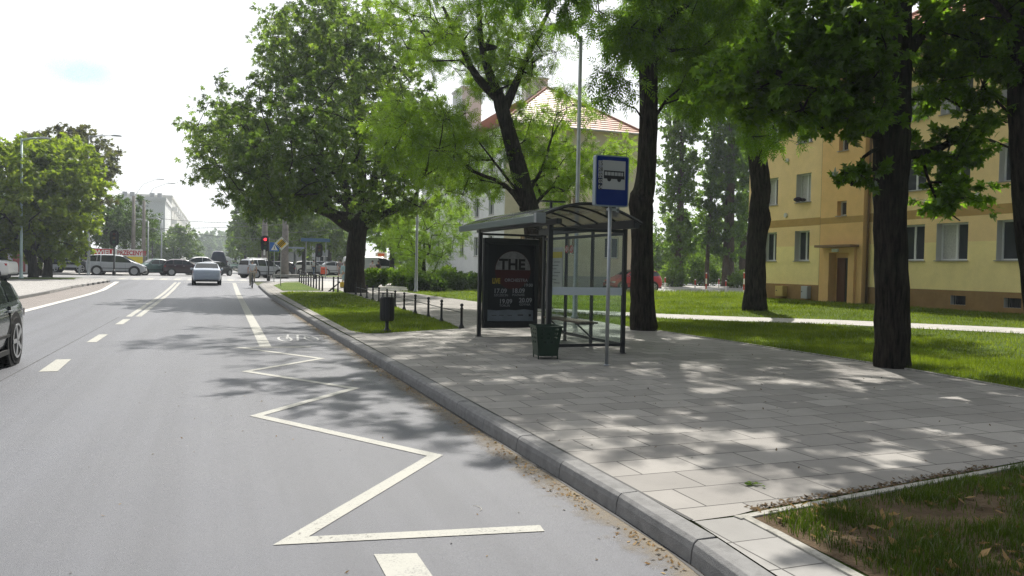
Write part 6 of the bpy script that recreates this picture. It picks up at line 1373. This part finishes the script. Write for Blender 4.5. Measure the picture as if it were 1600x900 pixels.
    b.build('eyes', M_BLACK, t); b = MB(); b.tube([tuple(hd+[.078, 0, .01]), tuple(hd+[.108, 0, -.022]), tuple(hd+[.08, 0, -.03])], [.009, .015, .012], 6)
    for s in (1, -1): b.sphere(tuple(hd+[-.005, s*.09, 0]), .026, 8, 5, (.7, .35, 1.2))
    b.build('nose_and_ears', M_SKIN, t, smooth=True); b = MB(); b.box(tuple(hd+[.083, 0, -.062]), (.01, .045, .01)); b.build('mouth', mat('lips', (.28, .08, .07), .6), t)
    return t
def stand(step=.12, arm=.1, lean=0):
    return dict(pelvis=(0, 0, .95), chest=(lean*.5, 0, 1.32), neck=(lean*.8, 0, 1.50), head=(lean+.02, 0, 1.64), shl=(lean*.6, .19, 1.42), shr=(lean*.6, -.19, 1.42), ell=(-arm*.5, .23, 1.14), elr=(arm*.6, -.23, 1.14), wrl=(-arm*.2, .24, .90), wrr=(arm*1.6, -.23, .91),
                hpl=(0, .09, .90), hpr=(0, -.09, .90), knl=(step*.7, .09, .50), knr=(-step*.3, -.09, .49), anl=(step, .09, .09), anr=(-step, -.09, .10), tol=(step+.14, .10, .04), tor=(-step+.14, -.10, .04))
# cyclist
cy0 = G(395, 451); cyx, cyy = cy0[0], 54.6; cz = ZR(cyx, cyy)
BK = thing('bicycle', (cyx, cyy, cz), 'bicycle ridden in the cycle lane towards the junction', 'bicycle', None, rz=H90)
def wheelb(x):
    g = MB(); n = 24
    g.tube([(x+.335*math.cos(2*math.pi*i/n), 0, .345+.335*math.sin(2*math.pi*i/n)) for i in range(n+1)], .020, 6, cap=False); wq = g.build('wheel', M_RUB, BK)
    g = MB()
    for i in range(12): a = math.pi*i/6; g.tube([(x, 0, .345), (x+.32*math.cos(a), 0, .345+.32*math.sin(a))], .003, 4)
    g.tube([(x, -.04, .345), (x, .04, .345)], .025, 8); g.build('spokes', M_METAL, wq)
wheelb(-.52); wheelb(.54)
g = MB()
for a, c in (((-.52, .04, .345), (-.10, .03, .30)), ((-.52, -.04, .345), (-.10, -.03, .30)), ((-.52, .05, .345), (-.18, .02, .82)), ((-.52, -.05, .345), (-.18, -.02, .82)), ((-.10, 0, .29), (-.20, 0, .95)), ((-.10, 0, .29), (.36, 0, .80)), ((-.18, 0, .80), (.34, 0, .88)), ((.34, 0, .74), (.32, 0, 1.02)), ((.36, .05, .74), (.54, .05, .345)), ((.36, -.05, .74), (.54, -.05, .345))): g.tube([a, c], .016, 6)
g.build('frame', P_NAVY, BK, smooth=True)
g = MB(); g.tube([(.20, -.28, 1.05), (.32, -.2, 1.07), (.34, 0, 1.06), (.32, .2, 1.07), (.20, .28, 1.05)], .014, 6); g.build('handlebar', M_BLACK, BK)
g = MB(); g.sphere((-.22, 0, .97), .13, 10, 6, (1, .7, .35)); g.build('saddle', M_BLACK, BK, smooth=True)
g = MB(); g.tube([(-.10, -.09, .30), (-.10, .09, .30)], .02, 8); g.b2((-.15, .09, .14), (-.03, .18, .16)); g.b2((-.17, -.18, .44), (-.05, -.09, .46)); g.tube([(-.10, .09, .30), (-.09, .10, .15)], .012, 6); g.tube([(-.10, -.09, .30), (-.11, -.10, .45)], .012, 6); g.build('pedals', M_METAL, BK)
JC = dict(pelvis=(-.20, 0, 1.06), chest=(-.02, 0, 1.42), neck=(.05, 0, 1.60), head=(.09, 0, 1.74), shl=(-.01, .19, 1.52), shr=(-.01, -.19, 1.52), ell=(.08, .27, 1.27), elr=(.08, -.27, 1.27), wrl=(.20, .26, 1.09), wrr=(.20, -.26, 1.09), hpl=(-.19, .10, 1.01), hpr=(-.19, -.10, 1.01), knl=(.06, .13, .62), knr=(.20, -.13, .82), anl=(-.10, .13, .24), anr=(-.10, -.13, .53), tol=(.03, .14, .19), tor=(.03, -.14, .49))
person('cyclist seen from behind in a light shirt and beige trousers, riding in the cycle lane', (cyx, cyy, cz), H90, JC, mat('shirt_pale', (.52, .54, .58), .9, .1, var=.06, scale=6), mat('trousers_beige', (.36, .33, .28), .9, .1), M_HAIRG)
C_ = lambda n, c: mat(n, c, .9, .1, var=.06, scale=8)
g = G(531, 435); person('person in a grey-brown dress with long hair walking away, left of the chestnut trunk', (AY(531, 434, 70)[0], 70, ZR(10, 70)+.14), H90, stand(), C_('top_taupe', (.22, .18, .17)), C_('skirt_taupe', (.24, .20, .19)), M_HAIRD, dress=True)
g = AY(490, 428, 90); person('person in a white shirt walking among the parked cars across the junction', (g[0], 90, .5), H90*.4, stand(.15), C_('shirt_white', (.62, .64, .68)), C_('jeans_blue', (.10, .14, .22)))
g = AY(538, 452, 53); pc_ = person('person in a light blue coat half hidden by the chestnut trunk, carrying a yellow bag', (g[0], 53, ZR(9, 53)+.14), H90, stand(.1), C_('coat_blue', (.32, .46, .50)), C_('trousers_blue', (.30, .40, .44)), M_HAIRG, long_sleeve=True, dress=True)
bgx = AY(534.5, 446, 53); bg_ = thing('shopping_bag', (bgx[0], 52.95, bgx[2]-.14), 'yellow shopping bag held beside the chestnut trunk', 'bag')
b = MB(); b.tube([(0, 0, 0), (0, 0, .06), (0, 0, .30), (0, 0, .38)], [.10, .16, .15, .09], 10, flat=.5); b.build('sack', mat('bag_yellow', (.62, .42, .04), .5), bg_, smooth=True); b = MB(); b.tube([(-.05, 0, .37), (-.02, 0, .52), (.02, 0, .52), (.05, 0, .37)], .01, 5); b.build('handle', mat('bag_yellow', (.62, .42, .04)), bg_)
for px, lab, m in ((591, 'person with a dark top and cap behind the hedge by the white van', C_('top_black', (.015, .015, .018))), (585, 'person in a pale top behind the hedge, left of the one in the dark cap', C_('top_pale', (.40, .38, .36)))):
    g = AY(px, 440, 64); person(lab, (g[0], 64 if px == 591 else 65, ZR(12, 64)+.14), H90*(1.2 if px == 591 else -.8), stand(.05), m, C_('jeans_blue', (.10, .14, .22)), sc=1.0)
# a fresh green sprig lying on the slabs
g = G(1177, 760); sg = thing('leaf_sprig', (g[0], g[1], SZ), 'small fresh green sprig lying on the paving slabs near the grass corner', 'leaf')
b = MB(); b.tube([(-.05, -.01, .006), (0, 0, .014), (.06, .01, .008)], .0025, 5); b.build('twig', M_BARKL, sg)
P = rng.normal(size=(16, 3))*[.035, .022, 0]+[0, 0, .014]; D = rng.normal(size=(16, 3))*[1, 1, .15]; leaf_mesh('leaves', P+np.array(sg.location), D, np.tile([0., 0, 1.], (16, 1))+rng.normal(size=(16, 3))*.3, np.full(16, .05), 'simple', L_BUSH, sg)
g = G(745, 795); b = MB(); b.tube([(g[0]+.05*math.cos(a)-.02, g[1]+.07*math.sin(a), .006) for a in np.linspace(-1.2, 1.4, 8)], .0018, 4); tag(b.build('straw', mat('straw_pale', (.5, .47, .4), .8)), 'short curved pale straw lying on the asphalt beside the zigzag line', 'straw')
# air
hz = MB(); hz.b2((-320, -60, -1.4), (320, 760, 40)); ho = hz.build('haze', mat('haze_surface', (.5, .5, .5))); ho['kind'] = 'stuff'
hm = bpy.data.materials.new('haze'); hm.use_nodes = True; t_ = hm.node_tree; t_.nodes.clear(); oo = t_.nodes.new('ShaderNodeOutputMaterial'); pv = t_.nodes.new('ShaderNodeVolumePrincipled')
pv.inputs['Color'].default_value = (.80, .88, .95, 1); pv.inputs['Density'].default_value = .0006; pv.inputs['Anisotropy'].default_value = .3; t_.links.new(pv.outputs[0], oo.inputs['Volume'])
ho.data.materials.clear(); ho.data.materials.append(hm)
